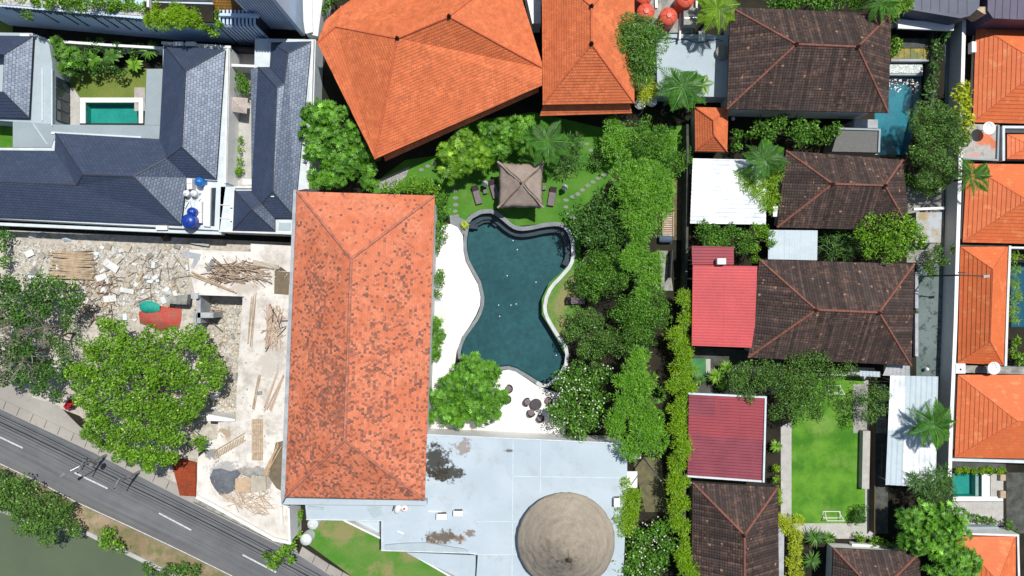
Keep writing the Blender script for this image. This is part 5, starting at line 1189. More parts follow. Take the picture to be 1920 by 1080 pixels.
# rubble yard and canal
tree('huge bright leafy tree between the rubble yard and the road', [(212,612,26),(185,650,34),(235,655,36),(285,645,34),(330,640,32),(370,632,28),(390,665,32),(408,700,30),(165,690,34),(215,705,40),(265,700,42),(315,700,40),(362,712,34),(165,735,30),(205,760,40),(255,765,42),(305,765,40),(348,770,34),(185,800,28),(235,820,34),(285,815,34),(325,815,26),(265,855,24),(375,745,24),(278,875,12),(375,825,18),(285,850,26),(320,860,20),(240,850,22)], 7.6, 'leafy', 'bright', dens=1.5, sub=.34, rel=.75, dome=.3)
tree('dark green tree at the left edge above the bare branches', [(40,600,24),(90,580,22),(150,560,14),(12,530,28),(45,540,28),(75,545,26),(20,575,30),(55,590,28),(105,545,24),(130,570,22),(0,600,24)], 6.4, 'leafy', 'dark', dens=1.1)
tree('dark green tree at the left edge beside the road', [(60,650,18),(75,690,20),(125,675,16),(150,690,14),(8,650,30),(38,668,28),(15,700,24),(50,705,24),(80,725,20),(95,700,20),(45,630,20),(125,705,16),(110,735,14)], 6.0, 'leafy', 'dark', dens=1.1)
tree('scrubby green tree tangled in the dry branches', [(130,600,20),(100,640,20),(120,660,16),(75,620,16),(150,640,14)], 4.8, 'fine', 'olive', dens=.8)
bush('weedy shrub in the upper left corner of the rubble yard', [(8,440,14),(5,460,12),(10,490,12)], 2.5, 'leafy', 'mid')
bush('green shrubs at the foot of the bamboo pole pile', [(75,520,12),(95,530,12),(115,535,12),(140,535,10)], 2.8, 'leafy', 'mid')
tree('dense waterside tree in the lower left corner', [(22,905,24),(48,912,22),(62,940,24),(95,945,26),(45,960,24),(75,975,26),(110,975,24),(140,985,20),(52,990,20),(90,1005,18),(20,935,18),(125,955,18)], 3.6, 'leafy', 'olive', dens=1.15, scale=.85)
tree('dark tree at the left edge of the canal bank', [(2,895,20),(-8,925,24),(12,945,16)], 3.4, 'leafy', 'dark')
bush('bright waterside bush by the canal ledge', [(200,1002,14),(215,1018,13),(195,1018,10),(228,1028,10)], 1.9, 'leafy', 'bright')
bush('low waterside bush at the bottom edge', [(278,1065,12),(320,1068,16),(345,1068,15),(368,1072,12),(300,1078,12)], 1.8, 'leafy', 'olive')
tree('bright roadside plant leaning over the asphalt by the site corner', [(504,1044,13),(520,1050,12),(535,1035,13),(545,1022,10),(512,1058,8),(548,1050,8)], 4.2, 'leafy', 'bright', dens=1.1)
bush('weeds beside the pavement below the dark wires', [(160,815,10),(178,822,12),(190,835,10),(205,838,8)], .8, 'leafy', 'bright', trunk=False, scale=.6)
bush('creeper between the site corner and the hall', [(560,965,8),(556,985,8),(560,1000,9),(550,1012,7)], 1.6, 'leafy', 'bright', trunk=False, scale=.7)
def dry_tree(label, px, py, r, h, n, seed):
    rr = random.Random(seed); c = G(px, py, 0); t = thing('dry_tree', label, 'tree', (c.x, c.y, 0)); b = MB()
    def grow(p, d, L, rad, lv):
        q = p + d * L; b.tube([p, (p + q) / 2 + Vector((rr.uniform(-.1, .1), rr.uniform(-.1, .1), 0)) * L, q], [rad, rad * .8, rad * .6], 4)
        if lv > 0:
            for i in range(rr.choice((3, 4))):
                nd = (d + Vector((rr.uniform(-.8, .8), rr.uniform(-.8, .8), rr.uniform(-.25, .35)))).normalized(); grow(q, nd, L * rr.uniform(.6, .85), rad * .62, lv - 1)
    R = sz(r)
    for i in range(n):
        a = i * 6.283 / n + rr.uniform(-.3, .3); el = rr.uniform(.5, 1.0); d = Vector((math.cos(a) * math.cos(el), math.sin(a) * math.cos(el), math.sin(el)))
        grow(Vector((c.x, c.y, h * .8)), d, R * .44, .10, 3)
    b.tube([(c.x, c.y, 0), (c.x, c.y, h * .82)], [.2, .12], 7); b.out('branches', M['dry'], t); return t
dry_tree('leafless grey tree with tangled bare branches left of the huge bright tree', 92, 655, 60, 5.4, 6, 4)
dry_tree('smaller leafless shrub of pale twigs above the tangled grey tree', 62, 600, 34, 6.0, 4, 9)
dry_tree('bare twiggy shrub at the left rim of the huge bright tree', 128, 610, 34, 5.4, 4, 12)
# ---------------------------------------------------------------- gazebo, loungers, furniture
c = G(976.5, 347.5, 3.3); hw = sz(41, 3.3)
t = thing('gazebo', 'square thatched gazebo with curled corners on the lawn above the main pool', 'gazebo', (c.x, c.y, 0))
V = []; F = []; n = 20; rr = random.Random(5)
for j in range(n + 1):
    for i in range(n + 1):
        u, v = i / n * 2 - 1, j / n * 2 - 1; m = max(abs(u), abs(v)); co = (abs(u) * abs(v)) ** 3
        k = hw * (1 + .07 * co) + rr.gauss(0, .05) * (m > .9); z = 3.3 + 1.9 * (1 - m) ** 1.05 + .16 * co * 1.6 - .25 * (m > .98) * (1 - co)
        d = abs(abs(u) - abs(v)); z += .22 * math.exp(-(d / .08) ** 2) * m
        V.append((c.x + u * k + rr.gauss(0, .03), c.y + v * k + rr.gauss(0, .03), z + rr.gauss(0, .03)))
for j in range(n):
    for i in range(n): a = j * (n + 1) + i; F.append((a, a + 1, a + n + 2, a + n + 1))
o = mesh('thatch', V, F, M['thatch'], t, smooth=True); sm = o.modifiers.new('thick', 'SOLIDIFY'); sm.thickness = .22; sm.offset = -1
b = MB(); b.lathe((c.x, c.y, 5.05), [(.17, 0), (.2, .08), (.1, .2), (.13, .3), (.03, .42)], 10); b.out('finial', M['wood_dark'], t)
for sx in (-1, 1):
    for sy in (-1, 1):
        pts = [(c.x + sx * hw * q * (1 + .05 * q ** 6) + .05 * math.sin(q * 11 + sx), c.y + sy * hw * q * (1 + .05 * q ** 6), 3.3 + 1.9 * (1 - q) ** 1.05 + .25 * q + .26 * q ** 6 + .02) for q in (.06, .2, .35, .5, .65, .8, .93, 1.0)]
        b = MB(); b.tube(pts, [.07, .08, .09, .10, .10, .11, .13, .14], 7); b.out('hip_roll', M['thatch'], t)
        pts2 = [(x + .13, y + .14 * (1 if sx != sy else -1), z - .02) for x, y, z in pts[:-1]]
        b = MB(); b.tube(pts2, .035, 5); b.out('hip_crease_shade', M['wood_dark'], t)  # dark tube draws the shade in the crease beside the hip roll
for sx in (-1, 1):
    for sy in (-1, 1): b = MB(); b.tube([(c.x + sx * hw * .78, c.y + sy * hw * .78, 0), (c.x + sx * hw * .78, c.y + sy * hw * .78, 3.3)], .09, 8); b.out('post', M['wood_dark'], t)
b = MB(); b.box((c.x, c.y, .25), (hw * 1.62, hw * 1.62, .5)); b.out('platform', M['wood'], t)
def lounger(label, px, py, rz):
    p = G(px, py, .35); t = thing('sun_lounger', label, 'sun lounger', (p.x, p.y, 0), 'sun loungers around the pool garden'); ca, sa = math.cos(rz), math.sin(rz)
    def w(x, y): return (p.x + x * ca - y * sa, p.y + x * sa + y * ca)
    b = MB()
    for s in (-1, 1): q = w(s * .40, 0); b.box((q[0], q[1], .33), (.06, 2.3, .07), rz)
    for s in (-1, 1): q = w(0, s * 1.13); b.box((q[0], q[1], .33), (.74, .06, .07), rz)
    b.out('frame', M['rattan'], t)
    q = w(0, -.35); b = MB(); b.box((q[0], q[1], .40), (.80, 1.65, .08), rz); b.out('seat', M['sling'], t)
    q = w(0, .80); b = MB(); b.box((q[0], q[1], .52), (.80, .72, .08), rz, .38); bk = b.out('backrest', M['headrest'], t)
    for sx in (-1, 1):
        for sy in (-1, 1): q = w(sx * .38, sy * 1.05); b = MB(); b.box((q[0], q[1], .15), (.06, .06, .30), rz); b.out('leg', M['rattan'], t)
lounger('leftmost sun lounger on the lawn, angled towards the pool', 894, 365, .28)
lounger('sun lounger tucked under the left eave of the gazebo', 926, 354, .28)
lounger('sun lounger on the lawn right of the gazebo', 1035, 368, -.17)
lounger('sun lounger poking out from under the dense tree right of the pool', 1078, 564, math.pi / 2)
def side_table(label, px, py):
    p = G(px, py, .4); t = thing('side_table', label, 'side table', (p.x, p.y, 0)); b = MB(); b.box((p.x, p.y, .42), (.5, .5, .05), .2); b.out('tabletop', M['sling'], t)
    for sx in (-1, 1):
        for sy in (-1, 1): b = MB(); b.box((p.x + sx * .2, p.y + sy * .2, .2), (.05, .05, .4)); b.out('leg', M['rattan'], t)
side_table('small dark side table between the two left loungers', 910, 359); side_table('small side table at the right eave of the gazebo', 1020, 352)
def parasol(label, px, py):
    p = G(px, py, 2.1); t = thing('parasol', label, 'parasol', (p.x, p.y, 0)); b = MB(); prof = [(.34, 0), (.36, .1), (.24, .7), (.10, 1.25), (.03, 1.4)]
    b.lathe((p.x, p.y, .95), prof, 12); b.v = [(p.x + (x - p.x) * (1 + .22 * (i % 2)), p.y + (y - p.y) * (1 + .22 * (i % 2)), z) for i, (x, y, z) in enumerate(b.v)]; b.out('canopy', M['canvas'], t)
    b = MB(); b.tube([(p.x, p.y, 0), (p.x, p.y, 2.45)], .03, 6); b.out('pole', M['steel'], t); b = MB(); b.lathe((p.x, p.y, 0), [(.3, 0), (.28, .08), (.05, .12)], 12); b.out('base', M['concrete'], t)
parasol('folded white parasol between the two left loungers', 909, 342); parasol('folded white parasol right of the right hand lounger', 1060, 349)
# wicker table set
p = G(1005, 758, .74); t = thing('dining_table', 'round dark wicker table on the white deck by the flowering tree', 'table', (p.x, p.y, 0))
b = MB(); b.lathe((p.x, p.y, .70), [(.66, 0), (.70, .02), (.70, .05), (.66, .06)], 28); b.out('tabletop', simple('dark_grey_tabletop', (.085, .075, .085)), t); b = MB(); b.lathe((p.x, p.y, 0), [(.34, 0), (.30, .05), (.12, .2), (.14, .6), (.3, .70)], 14); b.out('pedestal', M['rattan'], t)
def wicker(label, px, py, face, dark=False):
    p = G(px, py, .45); t = thing('wicker_chair', label, 'chair', (p.x, p.y, 0), 'round wicker chairs on the pool deck')
    b = MB(); b.lathe((p.x, p.y, .12), [(.36, 0), (.42, .2), (.42, .30), (.38, .32)], 20); b.out('seat', M['sling'], t, True)
    b = MB(); V = []
    for i in range(15):
        a = face + math.pi - 1.9 + 3.8 * i / 14; h = .80 - .25 * abs(i - 7) / 7
        V.append((a, h))
    for i in range(14):
        (a, h), (a2, h2) = V[i], V[i + 1]
        for r0, r1 in ((.43, .52),):
            P = lambda r, a, z: (p.x + r * math.cos(a), p.y + r * math.sin(a), z)
            b.quad(P(r0, a, .2), P(r0, a2, .2), P(r0 + .03, a2, h2), P(r0 + .03, a, h)); b.quad(P(r1, a2, .2), P(r1, a, .2), P(r1, a, h), P(r1, a2, h2)); b.quad(P(r0 + .03, a, h), P(r0 + .03, a2, h2), P(r1, a2, h2), P(r1, a, h))
    b.out('backrest', M['rattan'], t)
    for k in range(4): a = .8 + k * 1.571; b = MB(); b.tube([(p.x + .3 * math.cos(a), p.y + .3 * math.sin(a), 0), (p.x + .3 * math.cos(a), p.y + .3 * math.sin(a), .16)], .03, 5); b.out('leg', M['rattan'], t)
wicker('wicker chair upper left of the round table', 989, 754, -.2); wicker('wicker chair lower left of the round table', 996, 774, 1.1); wicker('wicker chair pulled out below the round table', 1013, 784, 1.9)
wicker('wicker chair in tree shade right of the round table', 1028, 752, 3.1); wicker('wicker chair at the right rim of the frangipani tree, upper one', 954, 729, 3.1); wicker('wicker chair at the right rim of the frangipani tree, lower one', 951, 749, 3.0)
for px, py, lab, m in ((1200, 195, 'round pale blue garden table left of its white twin', 'canvas'), (1222, 190, 'round white garden table below the yellow croton', 'white')):
    p = G(px, py, 1.0); t = thing('garden_table', lab, 'table', (p.x, p.y, 0)); b = MB(); b.lathe((p.x, p.y, .92), [(.66, 0), (.68, .03), (.66, .07), (.1, .12)], 24); b.out('tabletop', M[m], t); b = MB(); b.lathe((p.x, p.y, 0), [(.3, 0), (.1, .1), (.08, .92)], 10); b.out('pedestal', M['steel'], t)
# ---------------------------------------------------------------- tanks and roof equipment
def tank(label, px, py, r, z0, h, mat, dome=.25, lid=True, ribs=0, n=28):
    zt = z0 + h; p = G(px, py, zt); R = sz(r, zt); t = thing('water_tank', label, 'water tank', (p.x, p.y, z0))
    prof = [(R * .97, 0), (R, .05)]
    k = max(2, int(h / .45))
    for i in range(1, k): prof += [(R, h * .8 * i / k - .04), (R * .96, h * .8 * i / k), (R, h * .8 * i / k + .04)]
    prof += [(R, h * .8), (R * .93, h * .85), (R * .62, h * .85 + dome * .6), (R * .33, h * .85 + dome)]
    b = MB(); b.lathe((p.x, p.y, z0), prof, n); b.out('shell', mat, t, True)
    if lid: b = MB(); b.lathe((p.x, p.y, z0 + h * .85 + dome - .02), [(R * .34, 0), (R * .34, .08), (R * .28, .14), (.05, .17)], 16); b.out('lid', mat, t)
    for i in range(ribs): a = i * 6.283 / ribs; b = MB(); b.tube([(p.x + R * .35 * math.cos(a), p.y + R * .35 * math.sin(a), z0 + h * .85 + dome + .0), (p.x + R * .94 * math.cos(a), p.y + R * .94 * math.sin(a), z0 + h * .87)], .035, 4); b.out('rib', mat, t)
    return t
tank('orange water tank nearest the feathery bamboo crown', 1212, 20, 17, 3.2, 2.2, M['tank_orange'], ribs=6)
tank('orange water tank beside the grey rooftop unit, standing furthest forward', 1255, 28, 17, 3.2, 2.2, M['tank_orange'], ribs=6)
tank('orange water tank cut by the top edge, left one', 1208, -12, 17, 3.2, 2.2, M['tank_orange'], ribs=6)
tank('orange water tank cut by the top edge, right one', 1287, -5, 17, 3.2, 2.2, M['tank_orange'], ribs=6)
tank('large dark blue water tank on the corner of the slate roofed villa', 350, 414, 13.5, 3.3, 2.0, M['tank_blue'], n=28)
tank('smaller dark blue water tank behind the large blue one', 357, 397, 9, 3.3, 1.5, M['tank_blue'])
tank('bright blue water tank beside the white cabinet', 371, 340, 8.5, 3.3, 1.4, M['tank_sky'])
tank('round white pressure vessel, left of a pair by the blue tanks', 347, 362, 6, 3.3, 1.1, M['white'], .15); tank('round white pressure vessel, right of a pair by the blue tanks', 361, 362, 6, 3.3, 1.1, M['white'], .15)
tank('ribbed white water tank near the front lawn, upper one', 585, 985, 10.5, 0, 1.9, M['canvas'], .3, ribs=12)
tank('ribbed white water tank near the front lawn, lower one', 572, 1014, 11, 0, 1.9, M['canvas'], .3, ribs=12)
for lab, x0, y0, x1, y1, z in (('tall white cabinet beside the bright blue tank', 350, 335, 360, 354, 1.1), ('long white pipe casing right of the blue tanks', 366, 378, 378, 418, .6)):
    c = G((x0 + x1) / 2, (y0 + y1) / 2, 3.3 + z); t = thing('equipment_box', lab, 'box', (c.x, c.y, 3.3)); b = MB(); b.box((c.x, c.y, 3.3 + z / 2), (sz(x1 - x0, 4), sz(y1 - y0, 4), z)); b.out('casing', M['white'], t); b = MB(); b.box((c.x, c.y, 3.3 + z + .02), (sz(x1 - x0, 4) * .8, .05, .03)); b.out('seam', M['steel'], t)
p = G(358, 372, 3.6); t = thing('pump_unit', 'tangle of small pumps and pipes between the blue and white tanks', 'pump', (p.x, p.y, 3.3))
for i in range(9): a = Vector((p.x + random.uniform(-.5, .9), p.y + random.uniform(-1.1, .5), 3.45)); q = a + Vector((random.uniform(-.6, .6), random.uniform(-.8, .8), random.uniform(0, .5))); b = MB(); b.tube([a, q], .05, 5); b.out('pipe', M[random.choice(('steel', 'white', 'black'))], t)
def acunit(label, px, py, z0, rz=0, w=1.0, d=.55, h=.7):
    p = G(px, py, z0 + h); t = thing('air_conditioner', label, 'air conditioner', (p.x, p.y, z0)); b = MB(); b.box((p.x, p.y, z0 + h / 2 + .05), (w, d, h), rz); b.out('casing', M['white'], t)
    y = p.y + d / 2 + .015; b = MB(); b.box((p.x, y, z0 + h / 2), (w * .8, .03, h * .7), rz); b.out('grille', M['black'], t)
    for s in (-1, 1): b = MB(); b.box((p.x + s * w * .35, p.y, z0 + .025), (.08, d + .1, .05), rz); b.out('foot', M['steel'], t)
acunit('white air conditioner on the pale flat roof, left of a pair', 828, 969, 4.0, 0, 1.25, .65); acunit('white air conditioner on the pale flat roof, right of a pair', 859, 963, 4.0, 0, 1.15, .6)
acunit('white air conditioner on the pale flat roof beside the lime feathery shrub', 1157, 942, 4.0, 0, .7, 1.0)
acunit('white air conditioner at the left tip of the second brown bungalow', 1454, 396, 2.6, 0, .6, 1.3); acunit('white air conditioner on the wall beside the top right orange roof', 1826, 88, 1.4, 0, .55, 1.3)
acunit('white air conditioner between bright red roof and white canopy vines', 1353, 490, 4.6, 0, 1.0, .7)
b = MB(); p, q = G(803, 959, 4.1), G(828, 960, 4.1); b.tube([p, q], .09, 6); tag(b.out('roof_pipe', M['white']), 'short white pipe lying on the pale flat roof left of the air conditioners', 'pipe')
b = MB(); p, q = G(745, 996, 4.06), G(757, 1001, 4.06); b.tube([p, q], .1, 6); tag(b.out('roof_pipe', M['white']), 'short white pipe lying alone near the lower left of the pale flat roof', 'pipe')
c = G(745, 955, 4.9); t = thing('vent_hood', 'white oval vent hood by the corner of the salmon roof', 'vent', (c.x, c.y, 4)); b = MB(); b.lathe((c.x, c.y, 4.0), [(.45, 0), (.45, .5), (.36, .7), (.1, .8)], 16); b.v = [(c.x + (x - c.x) * .9 + (y - c.y) * .35, c.y + (y - c.y) * 1.45, z) for x, y, z in b.v]; b.out('hood', M['white'], t, True); b = MB(); b.box((c.x - .5, c.y + .1, 4.3), (.08, .9, .5), -.3); b.out('louvre', M['black'], t)
tank('small white drum with orange lid by the corner of the salmon roof', 758, 954, 6.5, 4.0, .8, M['white'], .08, lid=True)
for o in list(bpy.data.objects):
    if o.name.startswith('lid') and o.parent and 'orange lid' in o.parent.get('label', ''): o.data.materials[0] = M['tank_orange']
tank('round stone jar in shade at the left edge of the top brown bungalow', 1356, 96, 13, 2.6, .7, M['concrete'], .1, lid=False)
def dish(label, px, py, z, r, post=1.2):
    p = G(px, py, z + post); R = sz(r, z + post); t = thing('satellite_dish', label, 'satellite dish', (p.x, p.y, z)); b = MB(); V = []; nn = 24
    prof = [(.01, 0), (R * .5, .05), (R * .85, .16), (R, .24), (R * 1.0, .27), (R * .84, .19), (R * .5, .09), (.01, .04)]
    b.lathe((p.x, p.y, z + post), prof, nn); b.out('dish', M['white'], t, True); b = MB(); b.tube([(p.x, p.y, z), (p.x, p.y, z + post)], .05, 6); b.out('post', M['steel'], t)
    b = MB(); b.tube([(p.x, p.y + R, z + post + .2), (p.x, p.y, z + post + .8)], .02, 5); b.out('feed_arm', M['steel'], t)
dish('round white satellite dish on the terrace with peeling orange paint', 1852, 241, 2.0, 12, 1.3); dish('white satellite dish in the gap below the narrow orange roof', 1861, 690, 1.4, 12, 1.4)
c = G(1801, 691, 2.4); t = thing('roof_cabinet', 'square white cabinet on the lane wall between two orange roofs', 'box', (c.x, c.y, 0)); b = MB(); b.box((c.x, c.y, 1.2), (sz(19, 4), sz(19, 4), 2.4)); b.out('casing', M['white'], t); b = MB(); b.lathe((c.x, c.y - .1, 2.41), [(.12, 0), (.12, .04)], 10); b.out('drain', M['black'], t)
wall('ledge', 'grey concrete ledge in the gap between the narrow and the fourth orange roof', [(1812, 692), (1990, 697)], 1.4, .9, M['concrete'], 'wall')
wall('walkway', 'mossy concrete strip in the gap between the second and third orange roofs', [(1802, 459), (1888, 460)], 1.3, .35, M['conc_dark'], 'wall')
# black lamp arm over the narrow orange roof
a, q = G(1798, 516, 6.8), G(1849, 518, 7.3); t = thing('lamp_arm', 'black lamp arm reaching across the narrow orange roof from the lane wall', 'street lamp', (a.x, a.y, 0)); b = MB(); b.tube([(a.x, a.y, 0), (a.x, a.y, 6.9)], .09, 8); b.out('pole', M['black'], t); b = MB(); b.tube([a, q], .07, 6); b.out('arm', M['black'], t); b = MB(); b.box((q.x, q.y, q.z), (.7, .3, .16), .1); b.out('lamp_head', M['steel'], t); b = MB(); b.box((a.x + .3, a.y + .3, 6.8), (.8, .12, .12)); b.out('bracket', M['black'], t)
# thin leaning poles by the service path
a = G(1205, 857, 0); q = G(1249, 905, 10.5); t = thing('utility_pole', 'tall thin pole rising from the service path left of the lime bamboo', 'pole', (a.x, a.y, 0)); b = MB(); b.tube([a, (a.x + .02, a.y, 10.5)], [.09, .06], 8); b.out('shaft', M['steel'], t); b = MB(); b.lathe((a.x, a.y, 10.5), [(.1, 0), (.06, .1)], 8); b.out('cap', M['steel'], t)
slab('equipment_shelf', rect(1176, 884, 1195, 915), 2.6, 2.75, M['white']); tag(bpy.data.objects['equipment_shelf'], 'bright white sheet shelter between the lime shrub and the service path', 'shelter')
slab('post_block', rect(1186, 852, 1202, 860), 0, 1.2, M['plaster']); tag(bpy.data.objects['post_block'], 'small pale block at the head of the service path', 'block')
# ladder-like pallet stack on the east path and black cart
c = G(1255, 425, .5); t = thing('bamboo_bench', 'slatted pinkish timber platform on the path left of the white canopy', 'platform', (c.x, c.y, 0))
for i in range(11): b = MB(); p = G(1252, 400 + i * 4.1, .5); b.box((p.x, p.y, .5), (1.15, .20, .05)); b.out('slat', M['pink_wood'] if i % 4 else M['wood'], t)
for x in (1243, 1263): b = MB(); p = G(x, 420, .5); b.box((p.x, p.y, .42), (.12, 3.1, .12)); b.out('rail', M['wood'], t)
for x in (1243, 1263):
    for y in (400, 440): b = MB(); p = G(x, y, .4); b.box((p.x, p.y, .2), (.1, .1, .4)); b.out('leg', M['wood'], t)
c = G(1249, 448, .9); t = thing('barrel', 'dark blue grey barrel lying below the slatted timber platform', 'barrel', (c.x, c.y, 0)); b = MB(); b.tube([(c.x - .8, c.y, .5), (c.x - .5, c.y, .5), (c.x + .5, c.y, .5), (c.x + .8, c.y, .5)], [.40, .46, .46, .40], 16); b.out('shell', simple('slate_blue_drum', (.09, .13, .19)), t); b = MB(); b.box((c.x, c.y, .06), (1.8, 1.1, .1)); b.out('stand', M['black'], t)
# football goals
def goal(label, px, py, w, d):
    c = G(px, py, 0); t = thing('football_goal', label, 'football goal', (c.x, c.y, 0)); W_, D_ = w / 15 / 2, d / 15 / 2; h = 1.1
    P = [(-W_, -D_), (W_, -D_), (W_, D_), (-W_, D_)]
    for k, (a, b_) in enumerate(((0, 1), (1, 2), (2, 3), (3, 0))):
        A = (c.x + P[a][0], c.y + P[a][1], .03); B = (c.x + P[b_][0], c.y + P[b_][1], .03); b = MB(); b.tube([A, B], .045, 6); b.out('base_bar', M['white'], t)
    for s in (-1, 1): b = MB(); b.tube([(c.x + s * W_, c.y - D_, 0), (c.x + s * W_, c.y - D_, h), (c.x + s * W_ * .8, c.y + D_, .05)], .045, 6); b.out('post', M['white'], t)
    b = MB(); b.tube([(c.x - W_, c.y - D_, h), (c.x + W_, c.y - D_, h)], .045, 6); b.out('crossbar', M['white'], t)
goal('small white football goal under the sparse tree at the top of the lawn', 1562, 730, 28, 14); goal('small white football goal at the bottom of the lawn', 1559, 965, 32, 12)
for px, py, lab in ((1737, 692, 'white ball shaped lamp on the mossy lane'), (1374, 223, 'white ball shaped lamp beside the tiny orange roof')):
    p = G(px, py, .5); t = thing('globe_lamp', lab, 'lamp', (p.x, p.y, 0)); b = MB(); b.lathe((p.x, p.y, .4), [(.05, 0), (.18, .06), (.25, .22), (.18, .4), (.03, .46)], 14); b.out('globe', M['white'], t, True); b = MB(); b.tube([(p.x, p.y, 0), (p.x, p.y, .42)], .04, 6); b.out('post', M['black'], t)
for i, (y0, y1) in enumerate(((510, 578), (588, 668))):
    c = G(1719, (y0 + y1) / 2, .5); tag(slab('bench', rect(1716, y0, 1722, y1), 0, .5, M['plaster_grey']), ('upper' if i == 0 else 'lower') + ' grey bench ledge along the right wall of the largest bungalow', 'bench')
slab('pillow_block', rect(1876, 890, 1886, 901), 0, .5, M['wood']); tag(bpy.data.objects['pillow_block'], 'upper tan stool at the shaded edge of the small green pool', 'stool')
slab('stool', rect(1876, 921, 1886, 934), 0, .5, M['wood']); tag(bpy.data.objects['stool'], 'lower tan stool at the shaded edge of the small green pool', 'stool'); bpy.data.objects['pillow_block'].name = 'stool'
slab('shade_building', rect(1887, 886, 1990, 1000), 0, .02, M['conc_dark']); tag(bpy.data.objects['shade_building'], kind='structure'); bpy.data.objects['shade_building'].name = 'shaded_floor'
p = G(455, 203, .8); t = thing('patio_umbrella', 'beige square umbrella below the potted leafy shrub in the narrow courtyard', 'umbrella', (p.x, p.y, 0)); b = MB(); pv_ = [(-1.1, -.7), (1.0, -1.0), (1.15, .9), (-.8, 1.05)]; b0 = len(b.v); b.v += [(p.x + x, p.y + y, 2.1) for x, y in pv_] + [(p.x, p.y, 2.5)]; b.f += [(0, 1, 4), (1, 2, 4), (2, 3, 4), (3, 0, 4)]; b.out('canopy', simple('beige_canvas', (.46, .40, .36)), t); b = MB(); b.tube([(p.x, p.y, 0), (p.x, p.y, 2.5)], .04, 6); b.out('pole', M['wood_dark'], t)
# ---------------------------------------------------------------- building site, timber, rubble, tarps
def pole_pile(label, n, cx, cy, w, h, ang, z, name='bamboo_pole', cat='bamboo pole', mat='wood', jit=.06, group=None, L=None, rad=.055):
    for i in range(n):
        k = (i + .5) / n - .5; ln = sz(L or w, z) * random.uniform(.82, 1.02); a = ang + random.gauss(0, jit)
        c = G(cx, cy, z); nx, ny = -math.sin(ang), math.cos(ang); o = sz(h, z) * k; x, y = c.x + nx * o + random.uniform(-.25, .25), c.y + ny * o; dx, dy = math.cos(a) * ln / 2, math.sin(a) * ln / 2
        zz = z + .06 + random.uniform(0, .1); b = MB(); lb = label
        if n <= 5: lb = label + ', ' + ({3: ('lower', 'middle', 'upper'), 4: ('rightmost', 'second from the right', 'second from the left', 'leftmost'), 5: ('rightmost', 'second from the right', 'middle one', 'second from the left', 'leftmost')}[n])[i]
        b.tube([(x - dx, y - dy, zz), (x, y, zz + .03), (x + dx, y + dy, zz)], [rad * 1.1, rad, rad * .85], 6); tag(b.out(name, M[mat]), lb, cat, group)
pole_pile('tan bamboo pole in the horizontal pile at the upper left of the rubble yard', 34, 137, 497, 86, 52, -.03, .25, jit=.05, group='tan bamboo poles stacked on the rubble', rad=.075)
pole_pile('long thin timber pole lying upright on the right strip of the site slab', 14, 512, 612, 84, 26, 1.52, 3.42, 'timber_pole', 'timber', 'pink_wood', .10, 'timber poles on the right strip of the slab', rad=.05)
pole_pile('slim timber pole lying on the middle of the site slab', 5, 472, 600, 105, 10, 1.47, 3.42, 'timber_pole', 'timber', 'wood', .02, 'slim timber poles in the middle of the slab', rad=.04)
pole_pile('pale plank lying askew above the stacked panel on the site slab', 5, 514, 735, 80, 16, 1.2, 3.42, 'plank', 'timber', 'pink_wood', .03, 'pale planks lying askew on the slab', rad=.07)
pole_pile('narrow plank on the left middle of the site slab', 4, 480, 735, 70, 8, 1.42, 3.42, 'plank', 'timber', 'wood', .05, 'narrow planks on the left middle of the slab', rad=.05)
pole_pile('plank in the bundle at the right edge of the site slab', 5, 510, 862, 68, 14, 1.15, 3.45, 'plank', 'timber', 'ply', .04, 'plank bundle at the right slab edge', rad=.08)
pole_pile('edge board along the diagonal crack of the upper site slab', 3, 400, 530, 95, 6, -.42, 3.45, 'edge_board', 'timber', 'wood', .02, 'diagonal edge boards on the upper slab', rad=.10)
def scrap(name, x0, y0, x1, y1, n, z, mats, ang, jit, Lr, rad=.04, mask=None):
    parts = {m: MB() for m in mats}
    for i in range(n):
        x, y = random.uniform(x0, x1), random.uniform(y0, y1)
        if mask and not mask(x, y): continue
        c = G(x, y, z); a = ang + random.gauss(0, jit); L = random.uniform(*Lr); d = Vector((math.cos(a), math.sin(a), random.uniform(-.05, .05))) * L / 2; zz = Vector((0, 0, random.uniform(.05, .25)))
        parts[random.choice(mats)].tube([c - d + zz, c + d + zz], rad * .85 * random.uniform(.7, 1.5), 4)
    for m, b in parts.items():
        if b.v: o = b.out(name, M[m]); o['kind'] = 'stuff'
scrap('scrap_timber', 398, 494, 502, 528, 150, 3.42, ['pink_wood', 'wood', 'wood_dark'], -.15, .45, (.8, 3.2))
scrap('broken_timber', 405, 925, 505, 965, 110, 3.42, ['wood', 'pink_wood'], -.5, .5, (.6, 2.4), mask=lambda x, y: y < 925 + (x - 395) * .45 and y > 915 + (x - 405) * .1)
scrap('loose_sticks', 500, 580, 533, 655, 60, 3.42, ['pink_wood', 'wood', 'wood_dark'], 1.4, .6, (.5, 2.0))
scrap('yard_timber', 150, 520, 215, 610, 110, .1, ['wood', 'pink_wood', 'wood_dark'], .9, .9, (.6, 2.2))
scrap('yard_sticks', 200, 480, 350, 575, 70, .1, ['wood', 'dry'], .5, 1.2, (.6, 2.6))
scrap('pit_sticks', 372, 565, 410, 615, 22, .3, ['wood', 'dry', 'concrete'], .2, .9, (.6, 2.2), .06)
